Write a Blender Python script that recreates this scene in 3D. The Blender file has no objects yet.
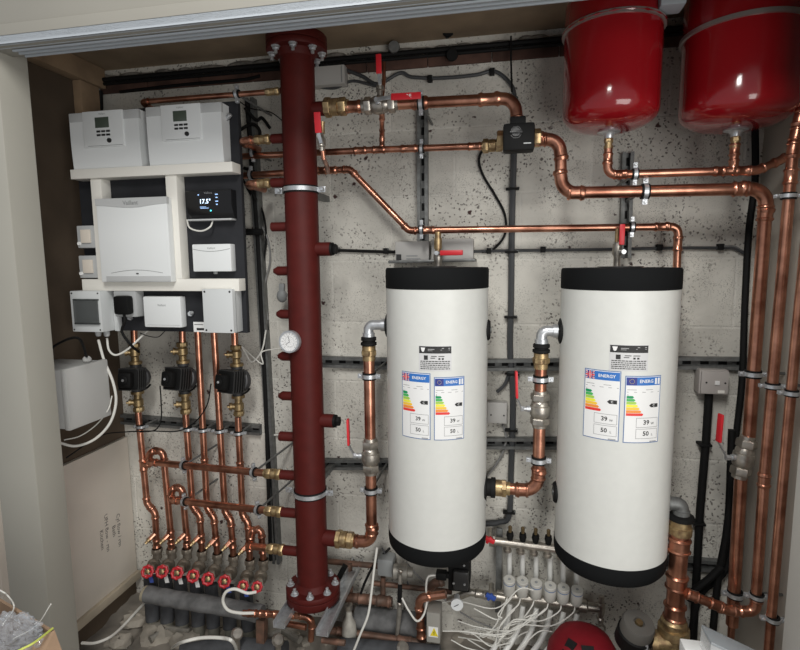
import bpy, bmesh, math, random
from mathutils import Vector, Matrix, Quaternion
random.seed(7)
PI = math.pi
SC = bpy.context.scene
COL = SC.collection
# ------------------------------------------------------------------ camera
F = 520.0
CAM = Vector((0.0, -1.85, 1.35))
cam_d = bpy.data.cameras.new('camera'); cam = bpy.data.objects.new('camera', cam_d); COL.objects.link(cam)
cam_d.sensor_fit = 'HORIZONTAL'; cam_d.sensor_width = 36; cam_d.lens = F/800*36; cam_d.clip_start = 0.02
RM = Matrix.Rotation(math.radians(11.4), 3, 'Z') @ Matrix.Rotation(math.radians(90-6.8), 3, 'X') @ Matrix.Rotation(math.radians(-0.5), 3, 'Z')
cam.matrix_world = Matrix.Translation(CAM) @ RM.to_4x4()
SC.camera = cam
# ------------------------------------------------------------------ world, lights, exposure
w = bpy.data.worlds.new('world'); SC.world = w; w.use_nodes = True
w.node_tree.nodes['Background'].inputs[0].default_value = (0.92, 0.95, 1.0, 1)
w.node_tree.nodes['Background'].inputs[1].default_value = 0.34
def area(name, loc, target, sx, sy, power, col=(1, 1, 1)):
    d = bpy.data.lights.new(name, 'AREA'); d.shape = 'RECTANGLE'; d.size = sx; d.size_y = sy; d.energy = power; d.color = col
    o = bpy.data.objects.new(name, d); COL.objects.link(o); o.location = loc
    o.rotation_euler = (Vector(target)-Vector(loc)).to_track_quat('-Z', 'Y').to_euler(); return o
area('ceiling_light', (-0.20, -2.05, 2.62), (-0.2, -0.8, 1.0), 0.30, 0.9, 35, (1.0, 0.985, 0.95))
area('room_glow', (1.2, -2.9, 0.9), (-0.7, 0, 0.6), 1.6, 1.8, 41, (1.0, 0.98, 0.94))
SC.view_settings.view_transform = 'Standard'; SC.view_settings.look = 'None'
SC.view_settings.gamma = 1; SC.view_settings.use_curve_mapping = False
SC.view_settings.exposure = 0.0
# ------------------------------------------------------------------ placing helpers
def rayd(px, py): return RM @ Vector(((px-400)/F, -(py-325)/F, -1))
def V(px, py, Y=0.0):
    d = rayd(px, py); t = (Y-CAM.y)/d.y; return CAM + d*t
def VX(px, py, X):
    d = rayd(px, py); t = (X-CAM.x)/d.x; return CAM + d*t
def VZ(px, py, Z):
    d = rayd(px, py); t = (Z-CAM.z)/d.z; return CAM + d*t
def dep(p): return -(RM.transposed() @ (Vector(p)-CAM)).z
def mm(px, p): return px*dep(p)/F
# ------------------------------------------------------------------ materials
MATS = {}
def mat(name, col, rough=0.5, metal=0.0, noise=0.0, nscale=30, bump=0.0, col2=None, spec=None, coat=0, alpha=None, emit=None, trans=0):
    if name in MATS: return MATS[name]
    m = bpy.data.materials.new(name); m.use_nodes = True; nt = m.node_tree; b = nt.nodes['Principled BSDF']
    b.inputs['Roughness'].default_value = rough; b.inputs['Metallic'].default_value = metal
    c = tuple(col)+(1,)
    b.inputs['Base Color'].default_value = c
    if spec is not None: b.inputs['Specular IOR Level'].default_value = spec
    if coat: b.inputs['Coat Weight'].default_value = coat; b.inputs['Coat Roughness'].default_value = 0.06
    if trans: b.inputs['Transmission Weight'].default_value = trans
    if alpha is not None: b.inputs['Alpha'].default_value = alpha
    if emit: b.inputs['Emission Color'].default_value = c; b.inputs['Emission Strength'].default_value = emit
    if noise or bump:
        tc = nt.nodes.new('ShaderNodeTexCoord'); n = nt.nodes.new('ShaderNodeTexNoise'); n.inputs['Scale'].default_value = nscale
        n.inputs['Detail'].default_value = 5; nt.links.new(tc.outputs['Object'], n.inputs['Vector'])
        if noise:
            r = nt.nodes.new('ShaderNodeValToRGB'); r.color_ramp.elements[0].position = 0.35; r.color_ramp.elements[1].position = 0.65
            c2 = tuple(col2)+(1,) if col2 else tuple(max(0, v*(1-noise)) for v in col)+(1,)
            r.color_ramp.elements[0].color = c2; r.color_ramp.elements[1].color = c
            nt.links.new(n.outputs['Fac'], r.inputs['Fac']); nt.links.new(r.outputs['Color'], b.inputs['Base Color'])
        if bump:
            bp = nt.nodes.new('ShaderNodeBump'); bp.inputs['Strength'].default_value = bump; bp.inputs['Distance'].default_value = 0.004
            nt.links.new(n.outputs['Fac'], bp.inputs['Height']); nt.links.new(bp.outputs['Normal'], b.inputs['Normal'])
    MATS[name] = m; return m
copper = mat('copper', (0.72, 0.35, 0.235), 0.28, 0.95, 0.35, 16, col2=(0.33, 0.14, 0.09))
copper_old = mat('old_copper', (0.24, 0.13, 0.09), 0.55, 0.4, 0.4, 30, col2=(0.12, 0.08, 0.06))
brass = mat('brass', (0.56, 0.42, 0.22), 0.38, 0.8, 0.35, 60, col2=(0.30, 0.20, 0.11))
brass_old = mat('dull_brass', (0.40, 0.29, 0.15), 0.42, 0.8, 0.4, 60)
nickel = mat('nickel', (0.55, 0.51, 0.45), 0.34, 0.85, 0.35, 50)
zinc = mat('zinc', (0.66, 0.68, 0.70), 0.32, 0.7, 0.2, 80)
zinc_dull = mat('dull_zinc', (0.20, 0.205, 0.20), 0.5, 0.5, 0.3, 60)
oxide = mat('oxide_red_paint', (0.082, 0.010, 0.008), 0.55, 0, 0.15, 25, 0.06, spec=0.22)
FZ = -0.075                                  # level of the broken floor inside
tankred = mat('gloss_red', (0.27, 0.006, 0.010), 0.16, 0, 0.05, 8, coat=0.6)
lever = mat('lever_red', (0.62, 0.02, 0.03), 0.4)
wheelred = mat('wheel_red', (0.55, 0.02, 0.03), 0.4, 0, 0.2, 120)
white_en = mat('white_enamel', (0.67, 0.675, 0.64), 0.42, 0, 0.03, 40)
white_pl = mat('white_plastic', (0.76, 0.78, 0.78), 0.4)
white_tr = mat('cream_trunking', (0.80, 0.78, 0.72), 0.5)
grey_pl = mat('pale_grey_plastic', (0.42, 0.43, 0.43), 0.45)
grey_mid = mat('mid_grey_plastic', (0.26, 0.27, 0.27), 0.5)
grey_strip = mat('silver_grey_strip', (0.50, 0.51, 0.51), 0.35)
black = mat('black_plastic', (0.006, 0.006, 0.006), 0.6, spec=0.2)
black_soft = mat('black_foam_cap', (0.0075, 0.008, 0.0085), 0.8, spec=0.12)
board_b = mat('black_board_paint', (0.022, 0.023, 0.027), 0.7, 0, 0.2, 20, spec=0.3)
rubber = mat('black_rubber', (0.007, 0.007, 0.007), 0.7, spec=0.25)
dcable = mat('dark_grey_cable', (0.055, 0.058, 0.062), 0.5)
gcable = mat('grey_cable', (0.24, 0.24, 0.235), 0.5)
wcable = mat('white_cable', (0.72, 0.71, 0.66), 0.45)
lagging = mat('grey_lagging', (0.17, 0.17, 0.17), 0.85, 0, 0.45, 25, 0.5)
lag_dark = mat('dark_lagging', (0.075, 0.078, 0.085), 0.85, 0, 0.4, 25, 0.5)
wood = mat('bare_timber', (0.36, 0.25, 0.155), 0.8, 0, 0.3, 12, 0.2)
brownply = mat('brown_board', (0.105, 0.075, 0.050), 0.9, 0, 0.3, 5, 0.15)
cream = mat('cream_paint', (0.36, 0.347, 0.302), 0.6, 0, 0.05, 4)
creampanel = mat('cream_panel', (0.74, 0.68, 0.60), 0.6, 0, 0.12, 3)
alu = mat('grey_track_aluminium', (0.36, 0.39, 0.42), 0.55, 0.0)
ink = mat('ink', (0.02, 0.02, 0.02), 0.6)
paper = mat('paper_white', (0.80, 0.80, 0.79), 0.5)
blue_s = mat('sticker_blue', (0.03, 0.16, 0.50), 0.5)
navy_s = mat('flag_navy', (0.02, 0.03, 0.22), 0.5)
red_s = mat('sticker_red', (0.70, 0.03, 0.03), 0.5)
lcd = mat('lcd_green_grey', (0.075, 0.095, 0.075), 0.25)
clear = mat('clear_plastic', (0.85, 0.87, 0.88), 0.12, 0, alpha=0.35)
smoke = mat('smoked_window', (0.10, 0.11, 0.11), 0.1, 0, alpha=0.5)
tubeclear = mat('milky_tube', (0.66, 0.66, 0.63), 0.35)
card = mat('cardboard', (0.36, 0.24, 0.155), 0.85, 0, 0.15, 15)
tape = mat('yellow_green_cord', (0.55, 0.60, 0.12), 0.5)
glass_m = mat('gauge_glass', (0.9, 0.9, 0.9), 0.05, 0, alpha=0.18)
rubble_m = mat('grey_rubble', (0.30, 0.27, 0.23), 0.95, 0, 0.5, 9, 0.8)
rubble_l = mat('pale_rubble', (0.42, 0.38, 0.32), 0.95, 0, 0.35, 12, 0.8)
glow = mat('lit_display', (0.65, 0.82, 1.0), 0.5, emit=1.4)
# ------------------------------------------------------------------ geometry
class G:
    def __init__(s): s.v = []; s.f = []
    def add(s, vs, fs):
        n = len(s.v); s.v += [Vector(v) for v in vs]; s.f += [tuple(i+n for i in f) for f in fs]; return s
    def sweep(s, P, R, n=12, cap=True):
        P = [Vector(p) for p in P]
        if not isinstance(R, (list, tuple)): R = [R]*len(P)
        T = []
        for i in range(len(P)):
            a = P[max(i-1, 0)]; b = P[min(i+1, len(P)-1)]
            t = (b-a)
            if t.length < 1e-9: t = T[-1].copy() if T else Vector((0, 0, 1))
            T.append(t.normalized())
        up = T[0].orthogonal().normalized(); vs = []; fs = []
        for i, p in enumerate(P):
            if i:
                q = T[i-1].rotation_difference(T[i]); up = (q @ up).normalized()
            e = T[i].cross(up).normalized(); u2 = e.cross(T[i])
            for k in range(n):
                a = 2*PI*k/n; vs.append(p + (u2*math.cos(a)+e*math.sin(a))*R[i])
        for i in range(len(P)-1):
            for k in range(n):
                k2 = (k+1) % n; fs.append((i*n+k, i*n+k2, (i+1)*n+k2, (i+1)*n+k))
        if cap:
            fs.append(tuple(range(n-1, -1, -1))); m = (len(P)-1)*n; fs.append(tuple(m+k for k in range(n)))
        return s.add(vs, fs)
    def cyl(s, a, b, r, r2=None, n=16): return s.sweep([a, b], [r, r if r2 is None else r2], n)
    def lathe(s, p, ax, prof, n=20):        # prof: list of (distance along axis, radius); sharp corners kept by doubled rings
        ax = Vector(ax).normalized(); p = Vector(p)
        up = ax.orthogonal().normalized(); e = ax.cross(up); vs = []; fs = []
        for (h, r) in prof:
            for k in range(n):
                a = 2*PI*k/n; vs.append(p+ax*h+(up*math.cos(a)+e*math.sin(a))*max(r, 1e-5))
        for i in range(len(prof)-1):
            for k in range(n):
                k2 = (k+1) % n; fs.append((i*n+k, i*n+k2, (i+1)*n+k2, (i+1)*n+k))
        fs.append(tuple(range(n-1, -1, -1))); m = (len(prof)-1)*n; fs.append(tuple(m+k for k in range(n)))
        return s.add(vs, fs)
    def hexa(s, p, ax, h0, h1, r):
        c = (h1-h0)*0.12
        return s.lathe(p, ax, [(h0, r*0.93), (h0+c, r), (h1-c, r), (h1, r*0.93)], 6)
    def torus(s, c, ax, R, r, n=28, m=8, a0=0, a1=2*PI):
        ax = Vector(ax).normalized(); up = ax.orthogonal().normalized(); e = ax.cross(up); c = Vector(c)
        full = abs(a1-a0-2*PI) < 1e-6
        P = [c+(up*math.cos(a0+(a1-a0)*i/n)+e*math.sin(a0+(a1-a0)*i/n))*R for i in range(n+1)]
        vs = []; fs = []; k0 = n if full else n+1
        for i in range(k0):
            d = (P[i]-c).normalized()
            for j in range(m):
                b = 2*PI*j/m; vs.append(P[i]+(d*math.cos(b)+ax*math.sin(b))*r)
        for i in range(n if full else n):
            i2 = (i+1) % k0 if full else i+1
            for j in range(m):
                j2 = (j+1) % m; fs.append((i*m+j, i2*m+j, i2*m+j2, i*m+j2))
        return s.add(vs, fs)
    def sph(s, c, r, sc=(1, 1, 1), n=14):
        c = Vector(c); prof = [(-math.cos(PI*i/8), math.sin(PI*i/8)) for i in range(9)]; vs = []; fs = []
        for h, q in prof:
            for k in range(n):
                a = 2*PI*k/n; vs.append(c+Vector((q*math.cos(a)*r*sc[0], q*math.sin(a)*r*sc[1], h*r*sc[2])))
        for i in range(8):
            for k in range(n):
                k2 = (k+1) % n; fs.append((i*n+k, i*n+k2, (i+1)*n+k2, (i+1)*n+k))
        return s.add(vs, fs)
    def box(s, lo, hi, bev=0.0, rot=None, piv=None):
        lo = Vector(lo); hi = Vector(hi); c = (lo+hi)/2; d = hi-lo
        bm = bmesh.new(); bmesh.ops.create_cube(bm, size=1)
        for v in bm.verts: v.co = Vector((v.co.x*d.x, v.co.y*d.y, v.co.z*d.z))
        if bev > 0:
            bmesh.ops.bevel(bm, geom=list(bm.edges), offset=min(bev, min(abs(d.x), abs(d.y), abs(d.z))*0.45), segments=2, profile=0.6, affect='EDGES')
        bm.verts.index_update(); vs = []
        for v in bm.verts:
            q = v.co.copy()
            if rot is not None: q = rot @ (q + c-(Vector(piv) if piv is not None else c)) + (Vector(piv) if piv is not None else c)
            else: q = q + c
            vs.append(q)
        fs = [tuple(v.index for v in f.verts) for f in bm.faces]; bm.free(); return s.add(vs, fs)
    def bar(s, a, b, w, h, up=(0, 0, 1), bev=0.0):    # box along a->b, w across, h along up
        a = Vector(a); b = Vector(b); t = (b-a); L = t.length; t.normalize(); u = Vector(up); e = t.cross(u)
        if e.length < 1e-4: e = t.orthogonal()
        e.normalize(); u = e.cross(t).normalized()
        R = Matrix((t, e, u)).transposed(); c = (a+b)/2
        return s.box(c-Vector((L/2, w/2, h/2)), c+Vector((L/2, w/2, h/2)), bev, R)
    def prism(s, pts, d):                   # polygon extruded by vector d
        n = len(pts); pts = [Vector(p) for p in pts]; d = Vector(d)
        return s.add(pts+[p+d for p in pts], [tuple(range(n-1, -1, -1)), tuple(range(n, 2*n))]+[(i, (i+1) % n, (i+1) % n+n, i+n) for i in range(n)])
    def obj(s, name, m, parent=None, sharp=35, stuff=False):
        me = bpy.data.meshes.new(name); o = bpy.data.objects.new(name, me); COL.objects.link(o)
        if parent is not None:
            root = parent; off = Vector((0, 0, 0))
            while root is not None: off += root.location; root = root.parent
            org = off
        elif s.v:
            xs = [v.x for v in s.v]; ys = [v.y for v in s.v]; zs = [v.z for v in s.v]
            org = Vector(((min(xs)+max(xs))/2, (min(ys)+max(ys))/2, min(zs)))
        me.from_pydata([tuple(v-org) for v in s.v], [], s.f)
        bm = bmesh.new(); bm.from_mesh(me); bmesh.ops.recalc_face_normals(bm, faces=bm.faces); bm.to_mesh(me); bm.free()
        me.polygons.foreach_set('use_smooth', [True]*len(me.polygons)); me.set_sharp_from_angle(angle=math.radians(sharp))
        for q in (m if isinstance(m, list) else [m]): me.materials.append(q)
        if parent is not None: o.parent = parent
        else: o.location = org
        if stuff: o['kind'] = 'stuff'
        return o
def tag(o, label, cat, group=None, kind=None):
    o['label'] = label; o['category'] = cat
    if group: o['group'] = group
    if kind: o['kind'] = kind
    return o
def TH(name, loc, label, cat, group=None):
    o = bpy.data.objects.new(name, None); COL.objects.link(o); o.location = Vector(loc); o.empty_display_size = 0.02
    return tag(o, label, cat, group)
def struct(name, g, m, sharp=35):
    o = g.obj(name, m, None, sharp); o['kind'] = 'structure'; return o
def smooth(pts, k=8):
    P = [Vector(p) for p in pts]; P = [P[0]*2-P[1]]+P+[P[-1]*2-P[-2]]; out = []
    for i in range(1, len(P)-2):
        a, b, c, d = P[i-1:i+3]
        for j in range(k):
            t = j/k; out.append(0.5*((2*b)+(c-a)*t+(2*a-5*b+4*c-d)*t*t+(3*b-a-3*c+d)*t**3))
    out.append(P[-2]); return out
def fillet(pts, R, seg=7):
    """returns dense path and list of (index0,index1) of each bend"""
    P = [Vector(p) for p in pts]; out = [P[0]]; bends = []
    for i in range(1, len(P)-1):
        a = (P[i-1]-P[i]); b = (P[i+1]-P[i]); la, lb = a.length, b.length; a.normalize(); b.normalize()
        ang = a.angle(b); t = min(R/math.tan(ang/2), la*0.48, lb*0.48); r = t*math.tan(ang/2)
        c = P[i]+(a+b).normalized()*(r/math.sin(ang/2)); p0 = P[i]+a*t; p1 = P[i]+b*t
        v0 = p0-c; v1 = p1-c; q = v0.rotation_difference(v1); i0 = len(out)
        for k in range(seg+1): out.append(c+Quaternion().slerp(q, k/seg) @ v0)
        bends.append((i0, len(out)-1))
    out.append(P[-1]); return out, bends
def elbow_geo(g, path, i0, i1, r, s=1.0, n=14):
    p0 = path[i0]; p1 = path[i1]; t0 = (path[i0+1]-p0).normalized(); t1 = (p1-path[i1-1]).normalized(); L = r*1.5*s
    P = [p0-t0*L, p0-t0*(L*0.72), p0-t0*(L*0.6), p0-t0*(L*0.45), p0]+path[i0+1:i1]+[p1, p1+t1*(L*0.45), p1+t1*(L*0.6), p1+t1*(L*0.72), p1+t1*L]
    m = i1-i0-1; R = [r*1.1, r*1.28, r*1.28, r*1.1, r*1.1]+[r*1.1]*m+[r*1.1, r*1.1, r*1.28, r*1.28, r*1.1]
    g.sweep(P, R, n)
def sleeve_geo(g, p, d, r, L=None, n=14):
    d = Vector(d).normalized(); L = L or r*3.2; h = L/2
    g.lathe(p, d, [(-h, r*1.1), (-h*0.8, r*1.28), (-h*0.7, r*1.28), (-h*0.55, r*1.12), (h*0.55, r*1.12), (h*0.7, r*1.28), (h*0.8, r*1.28), (h, r*1.1)], n)
def run(label, pts, r, fit=(), R=None, name='copper_pipe', m=None, group=None, elbows=True, fitname='coupling', cat='pipe', n=14):
    """one pipe run: thing > pipe, elbow..., coupling...; fit = (segment, fraction)"""
    m = m or copper; R = R or r*2.3
    path, bends = fillet(pts, R); t = TH(name, min((Vector(p) for p in pts), key=lambda q: q.z), label, cat, group)
    G().sweep(path, r, n).obj('pipe', m, t)
    if elbows:
        for (a, b) in bends:
            g = G(); elbow_geo(g, path, a, b, r, n=n); g.obj('elbow', m, t)
    for fx in fit:
        i, f = fx[0], fx[1]; a = Vector(pts[i]); b = Vector(pts[i+1]); g = G()
        sleeve_geo(g, a.lerp(b, f), b-a, r, (fx[2]*r if len(fx) > 2 else None), n)
        if len(fx) > 3:                     # tee: short socket towards a point
            c = a.lerp(b, f); d = (Vector(fx[3])-c).normalized(); r2 = fx[4] if len(fx) > 4 else r
            g.lathe(c, d, [(0, r2*1.12), (r+r2*0.9, r2*1.12), (r+r2*1.1, r2*1.3), (r+r2*1.4, r2*1.3), (r+r2*1.6, r2*1.1)], n)
            g.obj('tee', m, t)
        else: g.obj(fitname, m, t)
    return t
def union(label, p, d, r, L, m=None, name='brass_union', group=None, cat='pipe fitting', prof=1):
    """compression union: thing > body, two nuts"""
    m = m or brass; p = Vector(p); d = Vector(d).normalized(); t = TH(name, p, label, cat, group)
    G().lathe(p, d, [(-L*0.5, r*1.15), (-L*0.2, r*1.2), (-L*0.18, r*1.45), (L*0.1, r*1.45), (L*0.12, r*1.2), (L*0.5, r*1.15)], 18).obj('body', m, t)
    G().hexa(p, d, -L*0.45, -L*0.2, r*1.65).obj('nut', m, t)
    G().hexa(p, d, L*0.12, L*0.42, r*1.5).obj('nut', m, t)
    return t
def clip(label, p, d, r, back=None, side=None, group=None, wallY=None):
    """munsen ring: thing > rubber_lining, clamp_ring, ears, screws, rod"""
    p = Vector(p); d = Vector(d).normalized(); e = Vector(side).normalized() if side else d.cross(Vector((0, 1, 0))).normalized()
    t = TH('pipe_clip', p, label, 'pipe clip', group); w = max(0.010, r*0.75)
    def ring(ri, ro, ww): return [(-ww/2, ri), (-ww/2, ro), (ww/2, ro), (ww/2, ri)]
    def tubering(ri, ro, ww, mm_, nm):
        n = 20; up = d.orthogonal().normalized(); e2 = d.cross(up); vs = []; fs = []
        pr = ring(ri, ro, ww)
        for k in range(n):
            a = 2*PI*k/n; u = up*math.cos(a)+e2*math.sin(a)
            for (h, q) in pr: vs.append(p+d*h+u*q)
        for k in range(n):
            for j in range(4): fs.append((k*4+j, k*4+(j+1) % 4, ((k+1) % n)*4+(j+1) % 4, ((k+1) % n)*4+j))
        G().add(vs, fs).obj(nm, mm_, t)
    tubering(r*1.0, r+0.0042, w*1.7, rubber, 'rubber_lining')
    tubering(r+0.0041, r+0.0065, w*0.9, zinc, 'clamp_ring')
    for s in (-1, 1):
        c = p+e*s*(r+0.013); f = Vector((0, 1, 0)); f = (f-d*f.dot(d)-e*f.dot(e)).normalized()
        G().bar(c-e*0.009*s-f*0.004, c+e*0.006*s-f*0.004, w, 0.0025, f).bar(c-e*0.009*s+f*0.004, c+e*0.006*s+f*0.004, w, 0.0025, f).obj('ear', zinc, t)
        G().lathe(c-f*0.0095, f, [(0, 0.003), (0.0025, 0.0042), (0.004, 0.0042), (0.004, 0.002), (0.019, 0.002)], 10).obj('screw', zinc, t)
    if back is not None:
        G().cyl(p+(Vector(back)-p).normalized()*(r+0.004), back, 0.004, n=8).obj('threaded_rod', zinc_dull, t)
    return t
def strut(label, a, b, w=0.041, out=0.021, m=None, group=None, slots=True):
    """slotted channel fixed to the wall"""
    a = Vector(a); b = Vector(b); m = m or zinc_dull; t = TH('channel_strut', a if a.z < b.z else b, label, 'strut', group); d = (b-a).normalized(); L = (b-a).length
    e = d.cross(Vector((0, 1, 0))).normalized(); f = Vector((0, -1, 0))
    g = G().bar(a, b, w, 0.0025, (0, 1, 0))
    for s in (-1, 1):
        o_ = e*s*(w/2-0.00125)
        g.bar(a+o_+f*out/2, b+o_+f*out/2, 0.0025, out, (0, 1, 0))
        g.bar(a+e*s*(w/2-0.006)+f*out, b+e*s*(w/2-0.006)+f*out, 0.011, 0.0025, (0, 1, 0))
    g.obj('channel', m, t)
    if slots:
        g = G(); n = max(1, int(L/0.05))
        for k in range(n):
            c = a+d*(L*(k+0.5)/n)+f*0.0018; g.bar(c-d*0.013, c+d*0.013, 0.012, 0.001, (0, 1, 0), 0.0004)
        g.obj('slot', black, t)
    return t
def cable(label, pts, r, m, name='cable', k=8, group=None, n=8, cat='cable'):
    return tag(G().sweep(smooth(pts, k), r, n).obj(name, m), label, cat, group)
def textgeo(s, size, bold=False):
    c = bpy.data.curves.new('t', 'FONT'); c.body = s; c.size = size; c.align_x = 'CENTER'; c.align_y = 'CENTER'; c.offset = size*0.02 if bold else 0
    c.resolution_u = 2
    o = bpy.data.objects.new('t', c); COL.objects.link(o); dg = bpy.context.evaluated_depsgraph_get(); me = bpy.data.meshes.new_from_object(o.evaluated_get(dg))
    vs = [v.co.copy() for v in me.vertices]; fs = [tuple(p.vertices) for p in me.polygons]
    bpy.data.objects.remove(o); bpy.data.meshes.remove(me); return vs, fs
def text_on(s, size, c, m, parent, X=(1, 0, 0), Z=(0, 0, 1), bold=False, name='lettering'):
    vs, fs = textgeo(s, size, bold); c = Vector(c); X = Vector(X); Z = Vector(Z)
    return G().add([c+X*v.x+Z*v.y for v in vs], fs).obj(name, m, parent)
def bx(x0, y0, x1, y1, Yf):      # front rectangle (pixels) on plane Y=Yf -> x0,x1,z0,z1
    xc = (x0+x1)/2; yc = (y0+y1)/2
    a = V(x0, yc, Yf); b = V(x1, yc, Yf); c = V(xc, y0, Yf); d = V(xc, y1, Yf)
    return a.x, b.x, d.z, c.z
# ================================================================== SETTING
XL = V(137, 595, 0).x                      # left inner side wall of the cupboard
XR = V(752, 300, 0).x                      # right inner side wall
CZ = V(500, 34, 0).z                       # ceiling
YO = -0.70                                 # plane of the opening
def wall_mat():
    m = bpy.data.materials.new('painted_block_wall'); m.use_nodes = True; nt = m.node_tree; N = nt.nodes; L = nt.links; b = N['Principled BSDF']
    b.inputs['Roughness'].default_value = 0.85
    geo = N.new('ShaderNodeNewGeometry'); sep = N.new('ShaderNodeSeparateXYZ'); L.new(geo.outputs['Position'], sep.inputs[0])
    cmb = N.new('ShaderNodeCombineXYZ'); 
    ax = N.new('ShaderNodeMath'); ax.inputs[1].default_value = 3.10; L.new(sep.outputs['X'], ax.inputs[0])
    az = N.new('ShaderNodeMath'); az.inputs[1].default_value = BRICK0; L.new(sep.outputs['Z'], az.inputs[0])
    L.new(ax.outputs[0], cmb.inputs[0]); L.new(az.outputs[0], cmb.inputs[1])
    br = N.new('ShaderNodeTexBrick'); br.offset = 0.5; br.inputs['Scale'].default_value = 1; br.inputs['Brick Width'].default_value = 0.45; br.inputs['Row Height'].default_value = 0.225
    br.inputs['Mortar Size'].default_value = 0.005; br.inputs['Mortar Smooth'].default_value = 0.6; L.new(cmb.outputs[0], br.inputs['Vector'])
    br.inputs['Color1'].default_value = (0.80, 0.775, 0.70, 1); br.inputs['Color2'].default_value = (0.71, 0.685, 0.62, 1); br.inputs['Mortar'].default_value = (0.80, 0.775, 0.705, 1)
    def noise(sc, det=4):
        n = N.new('ShaderNodeTexNoise'); n.inputs['Scale'].default_value = sc; n.inputs['Detail'].default_value = det; L.new(geo.outputs['Position'], n.inputs['Vector']); return n
    def ramp(src, a, c0, b_, c1):
        r = N.new('ShaderNodeValToRGB'); r.color_ramp.elements[0].position = a; r.color_ramp.elements[0].color = c0+(1,); r.color_ramp.elements[1].position = b_; r.color_ramp.elements[1].color = c1+(1,)
        L.new(src, r.inputs[0]); return r
    def mix(kind, fac, a, c):
        x = N.new('ShaderNodeMix'); x.data_type = 'RGBA'; x.blend_type = kind
        if isinstance(fac, (int, float)): x.inputs[0].default_value = fac
        else: L.new(fac, x.inputs[0])
        L.new(a, x.inputs[6]) ; 
        if isinstance(c, tuple): x.inputs[7].default_value = c
        else: L.new(c, x.inputs[7])
        return x.outputs[2]
    big = ramp(noise(1.7, 3).outputs['Fac'], 0.36, (0.74, 0.74, 0.74), 0.62, (1.0, 1.0, 1.0))
    col = mix('MULTIPLY', 1.0, br.outputs['Color'], big.outputs[0])
    # uneven, patchy paint
    mid = ramp(noise(7.0, 6).outputs['Fac'], 0.38, (0.80, 0.80, 0.80), 0.60, (1.0, 1.0, 1.0))
    col = mix('MULTIPLY', 0.7, col, mid.outputs[0])
    dn_ = noise(60, 3); dm = N.new('ShaderNodeMix'); dm.data_type = 'VECTOR'; dm.inputs[0].default_value = 0.020
    L.new(geo.outputs['Position'], dm.inputs[4]); L.new(dn_.outputs['Color'], dm.inputs[5]); WP = dm.outputs[1]
    vf = N.new('ShaderNodeTexVoronoi'); vf.inputs['Scale'].default_value = 210; L.new(WP, vf.inputs['Vector'])
    fp = ramp(vf.outputs['Distance'], 0.20, (1, 1, 1), 0.36, (0, 0, 0)); fd = ramp(noise(9.0, 4).outputs['Fac'], 0.42, (0, 0, 0), 0.60, (0.8, 0.8, 0.8))
    fm = N.new('ShaderNodeMath'); fm.operation = 'MULTIPLY'; L.new(fp.outputs[0], fm.inputs[0]); L.new(fd.outputs[0], fm.inputs[1])
    col = mix('MIX', fm.outputs[0], col, (0.20, 0.185, 0.165, 1))
    # pits of the open block texture
    vo = N.new('ShaderNodeTexVoronoi'); vo.inputs['Scale'].default_value = 85; vo.inputs['Randomness'].default_value = 1.0; L.new(WP, vo.inputs['Vector'])
    pit = ramp(vo.outputs['Distance'], 0.20, (1, 1, 1), 0.32, (0, 0, 0))
    dens = ramp(noise(5.0, 5).outputs['Fac'], 0.44, (0, 0, 0), 0.58, (1, 1, 1))
    pm = N.new('ShaderNodeMath'); pm.operation = 'MULTIPLY'; L.new(pit.outputs[0], pm.inputs[0]); L.new(dens.outputs[0], pm.inputs[1])
    col = mix('MIX', pm.outputs[0], col, (0.17, 0.155, 0.14, 1))
    # sparse larger knocks, some with brown-red rust
    v2 = N.new('ShaderNodeTexVoronoi'); v2.inputs['Scale'].default_value = 13; L.new(WP, v2.inputs['Vector'])
    k = ramp(v2.outputs['Distance'], 0.07, (1, 1, 1), 0.11, (0, 0, 0)); kd = ramp(noise(2.6, 2).outputs['Fac'], 0.47, (0, 0, 0), 0.50, (1, 1, 1)); kk = N.new('ShaderNodeMath'); kk.operation = 'MULTIPLY'; L.new(k.outputs[0], kk.inputs[0]); L.new(kd.outputs[0], kk.inputs[1])
    col = mix('MIX', kk.outputs[0], col, (0.06, 0.03, 0.028, 1))
    L.new(col, b.inputs['Base Color'])
    bp = N.new('ShaderNodeBump'); bp.inputs['Strength'].default_value = 0.55; bp.inputs['Distance'].default_value = 0.006
    ad = N.new('ShaderNodeMath'); ad.operation = 'SUBTRACT'; L.new(noise(40, 6).outputs['Fac'], ad.inputs[0]); L.new(pm.outputs[0], ad.inputs[1])
    a2 = N.new('ShaderNodeMath'); a2.operation = 'MULTIPLY_ADD'; L.new(br.outputs['Fac'], a2.inputs[0]); a2.inputs[1].default_value = -0.35; L.new(ad.outputs[0], a2.inputs[2])
    L.new(a2.outputs[0], bp.inputs['Height']); L.new(bp.outputs['Normal'], b.inputs['Normal'])
    return m
BRICK0 = 0.225*20 - V(420, 196, 0).z
blockwall = wall_mat()
struct('wall_back', G().box((XL-0.4, 0, -0.15), (XR+0.3, 0.1, CZ+0.1)), blockwall)
struct('wall_left', G().box((XL-0.03, YO-0.05, -0.15), (XL, 0, CZ)), brownply)
smoothwall = mat('beige_render', (0.50, 0.46, 0.40), 0.8, 0, 0.12, 2.5, 0.1)
struct('wall_right', G().box((XR, YO+0.10, -0.15), (XR+0.04, 0, CZ)), smoothwall)
ceil_m = mat('tan_ceiling_board', (0.33, 0.245, 0.16), 0.85, 0, 0.3, 6, 0.2)
struct('ceiling', G().box((XL-0.4, YO+0.12, CZ), (XR+0.6, 0.05, CZ+0.05)), ceil_m)
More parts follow.
